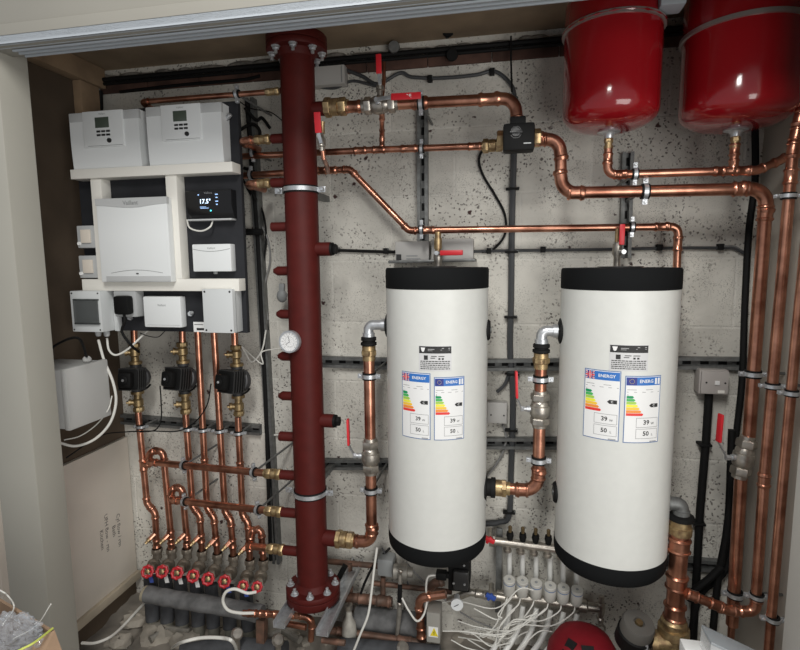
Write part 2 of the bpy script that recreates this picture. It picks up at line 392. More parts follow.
# floor: rough dusty screed with rubble, inside and outside the opening
g = G(); nx, ny = 90, 60; x0, x1, y0, y1 = -2.9, 1.9, -1.7, 0.02
vs = []; fs = []
for j in range(ny+1):
    for i in range(nx+1):
        x = x0+(x1-x0)*i/nx; y = y0+(y1-y0)*j/ny; inside = y > YO+0.05
        z = (FZ+random.uniform(-0.010, 0.010)+0.010*math.sin(9*x+3)*math.cos(11*y)) if inside else 0.0
        vs.append((x, y, z))
for j in range(ny):
    for i in range(nx): a = j*(nx+1)+i; fs.append((a, a+1, a+nx+2, a+nx+1))
fl = struct('floor', g.add(vs, fs), rubble_m, 60)
# course of painted brick and mortar crumbs along the top of the block wall
g = G(); x = XL; k = 0
zb0 = V(500, 56, 0).z; zb1 = V(500, 47, 0).z
while x < XR:
    g.box((x+0.001, -0.012+0.006*random.random(), zb0-0.018), (x+0.214, 0.01, zb1-0.004), 0.004); x += 0.215
brickcol = mat('dark_red_brick', (0.12, 0.062, 0.045), 0.9, 0, 0.5, 14, 0.4)
struct('trim_1', g, brickcol)
g = G(); x = XL
while x < XR:
    h = random.uniform(0.004, 0.018); wd = random.uniform(0.02, 0.07)
    g.sph((x, -0.004, zb1+0.012), 1.0, (wd, 0.014, h), 8); x += wd*random.uniform(0.9, 2.2)
struct('trim_2', g, mat('grey_mortar', (0.33, 0.31, 0.28), 0.95, 0, 0.5, 40, 0.7))
# jamb of the opening on the left
jx0 = V(5, 550, YO).x; jx1 = V(43, 550, YO).x
jx1b = V(31, 430, YO).x
jb = VX(71, 550, jx1).y
struct('trim_3', G().box((jx0, YO, -0.09), (jx1, jb, 2.10), 0.003), cream)
# fascia above and its sliding door track
hz = V(200, 23.5, YO-0.02).z; tz = V(200, 42.5, YO+0.045).z+0.006
struct('trim_4', G().box((-2.6, YO-0.02, hz), (2.0, YO+0.05, hz+0.45), 0.004).box((-2.6, YO-0.028, hz), (2.0, YO-0.02, hz+0.045), 0.003), mat('fascia_shaded_cream', (0.27, 0.258, 0.225), 0.65, 0, 0.05, 4))  # jamb's cream darkened in the colour to stand in for shade on the fascia
tx = V(-4, 47, YO-0.01).x
t = TH('sliding_door_track', (tx, YO, tz), 'grey twin channel sliding door track under the cream fascia', 'door track')
for (ya, yb, zz, nm) in ((YO-0.028, YO-0.002, 0.0, 'front_channel'), (YO+0.006, YO+0.045, -0.006, 'rear_channel')):
    zl = tz+(0.010 if nm == 'front_channel' else 0); xs_ = tx + (0 if nm == 'front_channel' else 0.03)
    gg = G().box((xs_, ya, zl+0.012), (2.0, yb, hz), 0.001).box((xs_, ya, zl), (2.0, ya+0.004, zl+0.014)).box((xs_, yb-0.004, zl), (2.0, yb, zl+0.014)).box((xs_, (ya+yb)/2-0.002, zl), (2.0, (ya+yb)/2+0.002, zl+0.014))
    gg.obj(nm, alu, t)
# jamb on the right (pale, edge of frame)
rx0 = V(789, 560, YO+0.12).x
struct('trim_5', G().box((rx0, YO, -0.09), (rx0+0.12, YO+0.12, 2.10), 0.003), mat('pale_grey_paint', (0.56, 0.54, 0.50), 0.6, 0, 0.05, 4))
# brown cupboard side seen past the left jamb
struct('wall_outer_left', G().box((XL-0.9, YO+0.12, -0.05), (XL-0.03, YO+0.15, 2.1)), mat('red_brown_board', (0.13, 0.06, 0.04), 0.7, 0, 0.2, 5))
# cream lower panel standing proud of the left wall, with pencilled notes
px = XL+0.02; pz = V(119, 435, 0).z
t = TH('side_panel', (px, -0.3, 0), 'cream painted board covering the lower left side wall with pencil notes', 'panel')
G().box((XL+0.001, YO+0.10, 0.03), (px, -0.012, pz), 0.002).obj('board', creampanel, t)
G().box((px, YO+0.12, 0.012), (px+0.018, -0.012, 0.045), 0.003).obj('base_batten', mat('batten', (0.50, 0.43, 0.33), 0.7, 0, 0.2, 10), t)
for (sx, sy, txt) in ((119, 530, 'Cyl flow / rtn'), (114, 531, 'Bath'), (107, 533, 'UFH flow - rtn'), (102, 540, 'Kitchen')):
    p = VX(sx, sy, px+0.0006); vs2, fs2 = textgeo(txt, 0.026)
    G().add([p+Vector((0, 0, -1))*v.x+Vector((0, 1, 0))*v.y for v in vs2], fs2).obj('handwriting', mat('pencil', (0.10, 0.09, 0.09), 0.7), t)
# timber along the ceiling at the left and a short post under it
zc = CZ
a = VX(60, 66, XL+0.06); 
tag(G().box((XL, YO+0.10, CZ-0.075), (XL+0.045, -0.02, CZ-0.002), 0.003).obj('timber_batten', wood), 'bare timber batten running along the ceiling at the left wall', 'timber')
tag(G().box((XL+0.0005, -0.135, CZ-0.6), (XL+0.035, -0.045, CZ-0.076), 0.003).obj('timber_post', wood), 'short bare timber post in the back left corner below the ceiling batten', 'timber')
# rubble lying about on the floor
rng = random.Random(3)
g = G()
for k in range(260):
    x = rng.uniform(XL+0.03, XR-0.02); y = rng.uniform(YO+0.10, -0.02); s_ = rng.uniform(0.005, 0.020)
    if x > 0.05 and y < -0.10: continue
    g.box((x-s_, y-s_*0.8, FZ-0.004), (x+s_, y+s_*0.8, FZ+s_*rng.uniform(0.5, 1.0)), s_*0.3, Matrix.Rotation(rng.uniform(0, 3), 3, 'Z') @ Matrix.Rotation(rng.uniform(-0.3, 0.3), 3, 'X'))
o = g.obj('rubble', rubble_l, None, 50, True); tag(o, 'crumbs and chips of broken plaster scattered over the floor', 'rubble', None, 'stuff')
for (sx, sy, s_, lb) in ((135, 622, .045, 'grey broken mortar lump beside the lower left batten'), (160, 638, .06, 'large flat piece of broken plaster in front of the lagged pipes'), (120, 643, .04, 'pale plaster lump near the bottom left of the floor'), (185, 643, .05, 'dusty rubble slab in front of the middle of the lagged pipes')):
    p = VZ(sx, sy, FZ); g = G(); g.sph(p+Vector((0, 0, s_*0.2)), s_, (1.3, 1.0, 0.55), 9)
    r2 = random.Random(sx); g.v = [v+Vector((r2.uniform(-1, 1), r2.uniform(-1, 1), r2.uniform(-1, 1)))*s_*0.16 for v in g.v]
    tag(g.obj('rubble_lump', rubble_l, None, 25), lb, 'rubble')
# ================================================================== RED HEADER
YH = -0.25
hp = [V(297.8, 100, YH), V(312.8, 560, YH)]
hx = (hp[0].x+hp[1].x)/2
HR = mm(16.1, V(307, 330, YH))
hzb = V(312, 584, YH).z; hzt = V(297, 47, YH).z
t = TH('low_loss_header', (hx, YH, hzb-0.03), 'tall thick dark red painted steel header pipe with bolted flanges and side stubs', 'header pipe')
G().lathe((hx, YH, hzb), (0, 0, 1), [(0, HR), (hzt-hzb, HR)], 40).obj('barrel', oxide, t)
def flange(z, up):
    g = G(); FR = HR*1.76
    g.lathe((hx, YH, z), (0, 0, up), [(0, FR*0.99), (0.002, FR), (0.016, FR), (0.018, FR*0.985), (0.018, HR*1.22), (0.030, HR*1.06), (0.036, HR*1.0)], 44)
    g.lathe((hx, YH, z), (0, 0, -up), [(0.002, FR*0.985), (0.003, FR), (0.026, FR), (0.028, FR*0.985)], 44)
    f = g.obj('flange', oxide, t); nb = 8
    for k in range(nb):
        a = 2*PI*(k+0.3)/nb; c = Vector((hx+math.cos(a)*FR*0.83, YH+math.sin(a)*FR*0.83, z))
        b = G(); b.hexa(c, (0, 0, up), 0.018, 0.027, 0.011).lathe(c, (0, 0, up), [(0.027, 0.0055), (0.038, 0.0055), (0.039, 0.004)], 10).lathe(c, (0, 0, up), [(0.017, 0.0135), (0.019, 0.0135)], 16)
        b.obj('bolt', zinc, f); G().hexa(c, (0, 0, -up), 0.028, 0.035, 0.011).obj('nut', zinc, f)
flange(hzb-0.018, 1); flange(hzt-0.0, -1)
def hz_(y, x=305, Y=YH): return V(x, y, Y).z
def stub(y, side, px_len_end, rpx, tip=None, cone=False):
    z = hz_(y, px_len_end); e = V(px_len_end, y, YH); r = mm(rpx, e)
    d = Vector((side, 0, 0)); L = abs(e.x-hx)
    if cone: prof = [(HR*0.7, r), (L-r*0.9, r), (L-r*0.8, r*0.95), (L, r*0.5)]
    else: prof = [(HR*0.7, r*1.0), (L, r)]
    s = G().lathe((hx, YH, z), d, prof, 18).obj('stub', oxide, t)
    if tip: G().lathe((hx, YH, z), d, [(L, r*0.95), (L+r*0.35, r*0.95)], 18).hexa((hx, YH, z), d, L+r*0.35, L+r*0.9, r*0.75).obj('plug', tip, s)
    return Vector((hx+side*L, YH, z)), r
stub(227, -1, 272, 4.6); stub(271, -1, 274, 4.6, cone=True); stub(314, -1, 277, 4.6, cone=True); stub(356, -1, 278.5, 4.6, cone=True)
stub(395.5, -1, 279, 4.6, cone=True); stub(436, -1, 280, 4.8)
stub(249, 1, 331, 6.9, black); stub(421, 1, 334, 6.8, black)
# header clamps on their own
for (y, lb) in ((190, 'large zinc clamp round the red header above its middle, ears bolted to the wall'), (491, 'large zinc clamp round the red header below its middle')):
    z = hz_(y); c = Vector((hx, YH, z)); tt = TH('header_clamp', c, lb, 'pipe clamp')
    G().lathe(c, (0, 0, 1), [(-0.011, HR+0.0008), (-0.011, HR+0.003), (0.011, HR+0.003), (0.011, HR+0.0008)], 40).obj('rubber_lining', rubber, tt)
    G().lathe(c, (0, 0, 1), [(-0.0065, HR+0.0031), (-0.0065, HR+0.0055), (0.0065, HR+0.0055), (0.0065, HR+0.0031)], 40).obj('clamp_ring', zinc, tt)
    for s in (-1, 1):
        e = c+Vector((s*(HR+0.02), 0.0, 0))
        G().box(e-Vector((0.016, 0.003, 0.009)), e+Vector((0.009, 0.003, 0.009)), 0.001).obj('ear', zinc, tt)
        G().lathe(e-Vector((0, 0.012, 0)), (0, 1, 0), [(0, 0.005), (0.004, 0.007), (0.006, 0.007), (0.006, 0.003), (0.03, 0.003)], 12).obj('screw', zinc, tt)
    G().box((hx-0.01, YH+HR+0.004, z-0.01), (hx+0.01, -0.001, z+0.01)).obj('stand_off', zinc_dull, tt)
# feet under the flange: two channels
for (a_, b_, lb) in (((279, 628), (300, 596), 'left zinc channel foot bracket under the red header flange'), ((322, 636), (352, 566), 'right zinc channel foot bracket under the red header flange')):
    zf = hzb-0.057
    p = VZ(a_[0], a_[1], zf); q = VZ(b_[0], b_[1], zf); q = Vector((p.x, -0.001, zf)) if a_[0] > 300 else Vector((p.x, -0.001, zf))
    tt = TH('channel_bracket', p, lb, 'bracket'); g = G()
    g.bar(p, q, 0.041, 0.003).bar(p+Vector((-0.019, 0, 0.010)), q+Vector((-0.019, 0, 0.010)), 0.003, 0.022).bar(p+Vector((0.019, 0, 0.010)), q+Vector((0.019, 0, 0.010)), 0.003, 0.022)
    g.obj('channel', zinc, tt)
# temperature gauge strapped to header
gc = V(290.5, 341.5, YH-HR-0.005); gr = mm(11.3, gc)
t2 = TH('dial_gauge', gc, 'round white dial gauge with chrome rim on the left front of the red header', 'gauge')
gd = Vector((-0.08, -1, 0.05)).normalized(); gx = gd.cross(Vector((0, 0, 1))).normalized(); gx = -gx if gx.x < 0 else gx; gz = gd.cross(gx); gz = -gz if gz.z < 0 else gz
G().lathe(gc, gd, [(-0.03, gr*0.5), (-0.006, gr*0.5), (-0.004, gr), (0.010, gr), (0.012, gr*0.97), (0.012, gr*0.84), (0.006, gr*0.82)], 36).obj('case', zinc, t2)
G().lathe(gc, gd, [(0.004, gr*0.84), (0.0065, gr*0.84)], 36).obj('dial_face', paper, t2)
g = G()
for k in range(13):
    a = math.radians(-135+270*k/12); dv = gx*math.sin(a)+gz*math.cos(a); g.bar(gc+gd*0.0068+dv*gr*0.60, gc+gd*0.0068+dv*gr*0.76, 0.0012, 0.0004, gd)
g.torus(gc+gd*0.0066, gd, gr*0.45, 0.0004, 24, 4); g.obj('scale_marks', ink, t2)
dv = gx*-0.25+gz*0.95; G().bar(gc+gd*0.0075-dv*gr*0.1, gc+gd*0.0075+dv*gr*0.55, 0.0022, 0.0006, gd).bar(gc+gd*0.0075, gc+gd*0.0075+(gx*0.3-gz*0.25)*gr*0.0+(gx*-0.6-gz*0.45)*gr*0.6, 0.0018, 0.0006, gd).obj('needle', ink, t2)
G().lathe(gc, gd, [(0.010, gr*0.84), (0.0108, gr*0.84)], 36).obj('glass', glass_m, t2)

# ================================================================== CONTROL BOARD
YB = -0.24
bx0 = V(84, 250, YB).x; bx1 = V(244, 250, YB).x; bz1 = V(235, 101, YB).z; bz0 = V(200, 332, YB).z
t = TH('mounting_board', ((bx0+bx1)/2, YB, bz0), 'black painted board carrying the controls on the left side', 'board')
G().box((bx0, YB, bz0), (bx1, YB+0.018, bz1), 0.001).obj('board', board_b, t)
for xx in (bx0+0.03, bx1-0.16): [G().box((xx, YB+0.018, q_), (xx+0.03, -0.001, q_+0.04)).obj('bearer', board_b, t) for q_ in (bz0+0.02, bz1-0.12)]
YT = YB-0.045                                 # front of the cream frame
YF = YT
def fbox(g, x0, y0, x1, y1, Yf, Yb, bev=0.002):
    a, b, c, d = bx(x0, y0, x1, y1, Yf); g.box((a, Yf, c), (b, Yb, d), bev); return a, b, c, d
# cream box frame: shelf, two uprights, bottom rail
t = TH('box_frame', V(150, 283, YB), 'cream boxed frame of shelf, two uprights and bottom rail on the black board', 'frame')
g = G(); sh = fbox(g, 70, 165.5, 232.5, 177.5-2, YT-0.01, YB-0.0005); g.obj('shelf', white_tr, t)
br_ = bx(82, 279, 239, 291, YT)
g = G(); g.box((br_[0], YT, br_[2]), (br_[1], YB-0.0005, br_[3]), 0.002); g.obj('bottom_rail', white_tr, t)
for (xa, xb, y) in ((90.5, 101, 185), (166.5, 177.5, 200)):
    a, b, c, d = bx(xa, y-5, xb, y+5, YT); G().box((a, YT, br_[3]-0.0), (b, YB-0.0005, sh[2]+0.0), 0.002).obj('upright', white_tr, t)
# the two heat pump controllers on the shelf
def controller(x0, x1, ytop, ybot, c0, c1, label):
    Yb = YB-0.001; a, b, c, d = bx(x0, ytop, x1, ybot, YT-0.005); c = sh[3]+0.0005
    t = TH('heating_controller', ((a+b)/2, Yb, c), label, 'controller', None); H = d-c; D = abs(YT-0.005-Yb)
    prof = []
    for k in range(11):
        f = k/10; prof.append((Yb-D*(0.86+0.14*math.sin(PI*min(1, f*0.62+0.12))), c+H*f))
    pts = [Vector((a, Yb, c))]+[Vector((a, y, z)) for y, z in prof]+[Vector((a, Yb, d))]
    G().prism(pts, (b-a, 0, 0)).obj('housing', white_pl, t)
    yf = prof[9][0]; ym = min(p[0] for p in prof)-0.004
    s0, s1, z0, z1 = bx(c0, ytop+1, c1, ytop+36, ym); z1 = d+0.001
    G().box((s0, ym, z0), (s1, yf+0.01, z1), 0.002).obj('front_flap', white_pl, t)
    G().box((a-0.0008, yf-0.001, d-H*0.16), (s0, yf+0.01, d-0.001), 0.001).obj('grey_strip', grey_strip, t); G().box((s1, yf-0.001, d-H*0.16), (b+0.0008, yf+0.01, d-0.001), 0.001).obj('grey_strip', grey_strip, t)
    def sub(fx0, fx1, fz0, fz1): return (s0+(s1-s0)*fx0, s0+(s1-s0)*fx1, z1-(z1-z0)*fz1, z1-(z1-z0)*fz0)
    e = sub(.32, .66, .18, .47); G().box((e[0], ym-0.0015, e[2]), (e[1], ym+0.001, e[3]), 0.0008).obj('display', lcd, t)
    g = G()
    for r_ in (.54, .64):
        for c_ in (.34, .46, .58): e = sub(c_, c_+.095, r_, r_+.055); g.box((e[0], ym-0.0015, e[2]), (e[1], ym+0.001, e[3]), 0.0008)
    g.obj('buttons', ink, t)
    e = sub(.60, .70, .78, .88); G().lathe(((e[0]+e[1])/2, ym, (e[2]+e[3])/2), (0, -1, 0), [(0, (e[1]-e[0])*.5), (0.004, (e[1]-e[0])*.48)], 16).obj('knob', ink, t)
    e = sub(.10, .97, .955, .967); G().box((e[0], ym-0.0004, e[2]), (e[1], ym, e[3])).obj('seam', grey_mid, t)
    text_on('Vaillant', 0.0085, ((s0+s1)/2, ym-0.0005, z1-(z1-z0)*0.09), grey_mid, t, name='brand_lettering')
    return t
controller(70.5, 139.5, 111, 163, 83, 123, 'white heating controller with small grey screen, left one on the cream shelf')
controller(147, 222, 104.5, 158, 161, 200.5, 'white heating controller with small grey screen, right one on the cream shelf')
# main tall white box
YM = YT-0.028
a, b, c, d = bx(98.5, 198, 169, 282, YM)
t = TH('control_box', ((a+b)/2, YT, c), 'largest square white heating box with grey top strip in the middle of the frame', 'control box')
G().box((a, YM, c), (b, YT-0.0005, d), 0.004).obj('housing', white_pl, t)
hs = (d-c)*0.075
n = 12; pts = [Vector((a-0.001, YM-0.002, d-hs))]+[Vector((a+(b-a)*k/n, YM-0.002, d-hs-0.010*math.sin(PI*k/n)**2)) for k in range(1, n)]+[Vector((b+0.001, YM-0.002, d-hs)), Vector((b+0.001, YM-0.002, d+0.001)), Vector((a-0.001, YM-0.002, d+0.001))]
G().prism(pts, (0, 0.012, 0)).obj('top_strip', grey_strip, t)
text_on('Vaillant', 0.019, ((a+b)/2, YM-0.0026, d-hs*0.75), grey_mid, t, bold=True, name='brand_lettering')
G().box((a+0.02, YM-0.0012, c+0.002), (b-0.002, YM+0.002, c+0.020), 0.001).obj('lower_strip', grey_strip, t)
g = G(); g.sweep([Vector((a+0.04+(b-a-0.07)*k/12, YM-0.0006, c+0.030+0.010*math.sin(PI*k/12))) for k in range(13)], 0.0007, 6); g.obj('seam', grey_mid, t)
G().box(((a+b)/2+0.004, YM-0.002, c+0.026), ((a+b)/2+0.012, YM, c+0.030)).obj('marker', ink, t)
# black thermostat
YS = YB-0.034
a, b, c, d = bx(186, 190, 231.5, 218.5, YS)
t = TH('room_thermostat', ((a+b)/2, YB, c), 'black glossy thermostat with lit blue white display reading 17.5', 'thermostat')
prof = [(YB-0.001, c), (YS+0.020, c), (YS+0.012, c+(d-c)*0.14), (YS, c+(d-c)*0.45), (YS, d-0.003), (YS+0.004, d), (YB-0.001, d)]
G().prism([Vector((a, y, z)) for y, z in prof], (b-a, 0, 0)).obj('housing', mat('gloss_black', (0.010, 0.010, 0.011), 0.12), t)
G().box((a+0.003, YS-0.0, c-0.006), (b-0.003, YB-0.001, c-0.0005), 0.001).obj('silver_base', grey_strip, t)
cx = (a+b)/2; cz = c+(d-c)*0.60
text_on('17.5°', 0.020, (cx-0.012, YS-0.0007, cz), glow, t, bold=True, name='temperature_reading')
g = G(); 
for (dx, dz, w_, h_) in ((-0.035, 0.022, 0.004, 0.004), (0.030, 0.022, 0.010, 0.003), (0.030, 0.012, 0.007, 0.003), (0.030, 0.0, 0.010, 0.003), (0.030, -0.010, 0.006, 0.003), (-0.02, -0.017, 0.022, 0.0016), (-0.015, -0.021, 0.030, 0.0016)):
    g.box((cx+dx-w_/2, YS-0.0007, cz+dz-h_/2), (cx+dx+w_/2, YS-0.0002, cz+dz+h_/2))
g.obj('display_icons', mat('lit_display_dim', (0.35, 0.55, 0.9), 0.5, emit=0.9), t)
G().sph((cx+0.005, YS-0.001+0.004, c+(d-c)*0.28), 0.0025, (1, 0.6, 1)).obj('status_light', mat('lit_teal', (0.1, 0.8, 0.9), 0.5, emit=2.0), t)
text_on('Vaillant', 0.010, (cx, YS-0.0007, d-0.009), grey_mid, t, name='brand_lettering')
cable('short white looped cable hanging below the black thermostat', [V(187, 220, YS+0.02), V(190, 228, YS), V(201, 231, YS), V(210, 227, YS), V(213, 220, YS+0.02)], 0.0028, wcable)
# small white receiver boxes
def wbox(name, label, cat, x0, y0, x1, y1, dp, m, logo=None, bev=0.004, logosz=0.010, logof=0.85):
    Yf = YB-dp; a, b, c, d = bx(x0, y0, x1, y1, Yf); t = TH(name, ((a+b)/2, YB, c), label, cat)
    G().box((a, Yf, c), (b, YB-0.0005, d), bev).obj('housing', m, t)
    if logo: text_on(logo, logosz, ((a+b)/2, Yf-0.0006, c+(d-c)*logof), grey_mid, t, name='brand_lettering')
    return t, a, b, c, d, Yf
t, a, b, c, d, Yf = wbox('wireless_receiver', 'small white box with curved top seam below the black thermostat', 'receiver', 192.5, 244, 231, 271.5, 0.032, white_pl, 'Vaillant')
g = G(); g.sweep([Vector((a+0.003+(b-a-0.006)*k/12, Yf-0.0003, d-0.016-0.008*math.sin(PI*k/12))) for k in range(13)], 0.0008, 6); g.obj('seam', grey_mid, t)
G().lathe(((a+b)/2, Yf+0.02, c), (0, 0, -1), [(0, 0.007), (0.008, 0.007), (0.009, 0.004)], 12).obj('cable_gland', grey_mid, t)
t, a, b, c, d, Yf = wbox('internet_gateway', 'small white square box at the bottom centre of the black board', 'gateway box', 143.5, 296.5, 181, 327.5, 0.032, white_pl, 'Vaillant', 0.006, 0.011, 0.72)
G().box((a+0.012, Yf-0.0006, c+0.008), (b-0.008, Yf, c+0.0095)).obj('seam', grey_strip, t)
# grey junction box at right of board
t, a, b, c, d, Yf = wbox('junction_box', 'large pale grey junction box at the lower right of the black board', 'junction box', 203, 289, 233, 333, 0.062, mat('light_grey_plastic', (0.62, 0.64, 0.64), 0.45), None, 0.003)
G().box((a-0.001, Yf+0.018, c-0.001), (b+0.001, Yf+0.020, d+0.001)).obj('lid_seam', grey_mid, t)
for sx_ in (a+0.009, b-0.009):
    for sz_ in (c+0.009, d-0.009): G().lathe((sx_, Yf, sz_), (0, -1, 0), [(-0.001, 0.0035), (0.0008, 0.0035)], 10).obj('screw', ink, t)
la, lb_, lc, ld = bx(193.5, 322, 205.5, 332, YB-0.006)
t = TH('paper_tag', (la, YB-0.006, lc), 'small white paper label at the lower left of the large grey junction box', 'label')
G().box((la, YB-0.006, lc), (lb_, YB-0.0045, ld)).obj('paper', paper, t)
G().box((la+0.004, YB-0.0065, ld-0.010), (lb_-0.008, YB-0.006, ld-0.008)).box((la+0.012, YB-0.0065, lc+0.006), (lb_-0.006, YB-0.006, lc+0.014)).obj('print', ink, t)
# consumer unit
YC = YB-0.075
a, b, c, d = bx(71, 291, 101, 332, YC)
t = TH('consumer_unit', ((a+b)/2, YB, c), 'grey white fuse box with smoked window at the lower left of the board', 'fuse box')
G().box((a, YC, c), (b, YB-0.001, d), 0.004).obj('housing', mat('light_grey_plastic', (0.62, 0.64, 0.64), 0.45), t)
wa, wb, wc, wd = bx(74, 299, 98.5, 324.5, YC-0.006)
G().box((wa+0.006, YC-0.004, wc+0.010), (wb-0.006, YC-0.0004, wd-0.010), 0.001).obj('breaker_row', grey_pl, t)
G().box((wa, YC-0.009, wc), (wb, YC-0.005, wd), 0.002).box((wa, YC-0.009, wd-0.006), (wb, YC-0.0004, wd), 0.001).box((wa, YC-0.009, wc), (wb, YC-0.0004, wc+0.006), 0.001).obj('window', smoke, t)
for q in (a+0.008, b-0.008):
    for z in (c+0.008, d-0.008): G().lathe((q, YC, z), (0, -1, 0), [(-0.001, 0.003), (0.0008, 0.003)], 10).obj('screw', ink, t)
for xx in (98.5, 107):
    p = V(xx, 336, YC+0.04); p.z = c; G().lathe(p, (0, 0, -1), [(0, 0.010), (0.014, 0.010), (0.020, 0.007)], 14).obj('cable_gland', grey_pl, t)
G().box((b, YC+0.055, c-0.004), (b+0.020, YB-0.001, d-0.03), 0.006).obj('side_bulge', mat('light_grey_plastic', (0.62, 0.64, 0.64), 0.45), t)
# socket with black plug
t, a, b, c, d, Yf = wbox('wall_socket', 'grey surface mounted socket beside the fuse box with a plug in it', 'socket', 114, 291, 136, 317, 0.045, grey_pl, None, 0.005)
a, b, c, d = bx(112, 296, 127, 315, Yf-0.035)
t = TH('mains_plug', ((a+b)/2, Yf, c), 'black mains plug with cable in the grey socket', 'plug')
G().box((a, Yf-0.032, c), (b, Yf-0.0005, d), 0.010).obj('body', black, t)
pc = Vector(((a+b)/2, Yf-0.016, c))
G().sweep(smooth([pc, pc+Vector((0.0, 0, -0.025)), V(122, 332, Yf-0.01), V(131, 345, Yf), V(139, 352, -0.20)]), 0.0045, 8).obj('cable', rubber, t)
# two small switches on grey back boxes
for (x0, y0, x1, y1, lb) in ((77, 225.5, 95, 248, 'upper small switch on a grey back box at the left edge of the board'), (79, 255.5, 97.5, 278, 'lower small switch on a grey back box at the left edge of the board')):
    a, b, c, d = bx(x0, y0, x1, y1, YB-0.04); t = TH('fused_switch', ((a+b)/2, YB, c), lb, 'switch')
    G().box((a, YB-0.04, c), (b, YB-0.0005, d), 0.004).obj('back_box', grey_pl, t)
    w_ = b-a; h_ = d-c; G().box((a+w_*0.26, YB-0.046, c+h_*0.22), (b-w_*0.22, YB-0.0395, d-h_*0.18), 0.002).obj('rocker', mat('off_white', (0.66, 0.60, 0.52), 0.5), t)
    G().lathe((b-w_*0.15, YB-0.02, c), (0, 0, -1), [(0, 0.007), (0.014, 0.007)], 12).obj('cable_gland', grey_pl, t)
    G().lathe((a+w_*0.12, YB-0.045, c+h_*0.2), (0, 1, 0), [(0, 0.006), (0.008, 0.007)], 12).obj('cable_entry', paper, t)
for (x, y, lb) in ((130, 318, 'small chrome cap nut on the board under the grey socket'), (190.5, 314, 'small chrome cap nut on the board right of the bottom white box')):
    p = V(x, y, YB-0.004); t = TH('cap_nut', p, lb, 'nut'); G().hexa(p+Vector((0, 0.0035, 0)), (0.3, -1, 0.2), 0, 0.010, 0.010).obj('nut', zinc, t); G().lathe(p, (0.9, -0.7, 0.4), [(0, 0.006), (0.018, 0.006), (0.022, 0.003)], 12).obj('cap', zinc, t)
for (x, y, lb) in ((229.5, 116, 'chrome cable grip high on the right edge of the black board'),):
    p = V(x, y, YB-0.02); tag(G().lathe(p, (0.8, -0.3, 0.5), [(-0.02, 0.006), (0.006, 0.006), (0.008, 0.004)], 12).obj('cable_grip', zinc), lb, 'cable grip')
# grey box on the left wall, with lid to the right
p0 = VX(66, 372, XL+0.20); p1 = VX(109, 360, XL+0.20); pb = VX(66, 430, XL+0.20)
yA = p0.y; yB = VX(110, 400, XL+0.20).y; zt = VX(66, 369, XL+0.2).z; zb = VX(66, 432, XL+0.2).z
t = TH('wall_enclosure', (XL+0.1, (yA+yB)/2, zb), 'large pale grey plastic enclosure standing out from the brown left wall', 'enclosure')
pg = mat('enclosure_grey', (0.50, 0.50, 0.485), 0.5)
G().box((XL+0.001, yA, zb), (XL+0.19, yB, zt-0.004), 0.006).obj('housing', pg, t)
G().box((XL+0.18, yA-0.004, zb-0.003), (XL+0.20, yB+0.004, zt), 0.006).obj('lid', pg, t)
G().sph((XL+0.17, yA+0.12, zt+0.008), 0.014, (1, 1, 0.9), 10).obj('gland', pg, t)
cable('black cable arching over the pale enclosure on the left wall', [VX(48, 355, XL+0.03), VX(56, 345, XL+0.1), V(78, 338, -0.5), Vector((XL+0.17, yA+0.12, zt+0.015))], 0.004, rubber)
# white cables from the fuse box
cable('white cable looping from the fuse box down to the lower left', [V(98.5, 340, YC+0.04), V(104, 360, YC+0.02), V(113, 382, YC+0.02), V(116, 402, YC+0.02), V(110, 423, YC), V(95, 439, YC-0.03), V(76, 446, YC-0.06), V(60, 443, YC-0.10)], 0.0046, wcable)
cable('white cable turning up from the fuse box behind the gateway box', [V(107, 338, YC+0.05), V(109, 350, YC+0.05), V(116, 355, YC+0.06), V(128, 349, YB), V(142, 336, YB+0.03), V(150, 328, YB+0.03)], 0.0038, wcable)
cable('thin white cable curling inside the loop near the left panel', [V(112, 396, YC+0.03), V(108, 410, YC), V(96, 425, YC), V(80, 436, YC-0.03), V(64, 440, YC-0.06)], 0.0022, wcable)
cable('thin black lead from the gateway box curling below the board', [V(165, 331, YB+0.02), V(158, 337, YB), V(148, 336, YB), V(140, 333, YB+0.03)], 0.0015, rubber)
cable('black pump lead sweeping left across the wall rail to the panel', [V(211, 384, -0.19), V(207, 405, -0.17), V(195, 422, -0.16), V(178, 431, -0.17), V(150, 431, -0.17), V(125, 432, -0.15), V(100, 436, -0.25), V(66, 458, -0.35)], 0.0024, rubber)
cable('black pump lead dropping from the middle pump to the cable run', [V(160, 386, -0.19), V(161, 400, -0.17), V(161, 420, -0.17), V(155, 430, -0.17), V(140, 432, -0.17)], 0.0024, rubber)
cable('grey cable dropping from the ceiling batten behind the left controller', [V(75, 56, -0.04), V(86, 66, -0.04), V(95, 78, -0.03), V(99, 92, -0.03)], 0.006, gcable)
tag(G().sweep([V(100, 91, -0.03), V(101, 150, -0.03)], 0.010, 10).obj('conduit', rubber), 'black conduit rising behind the left controller', 'conduit')
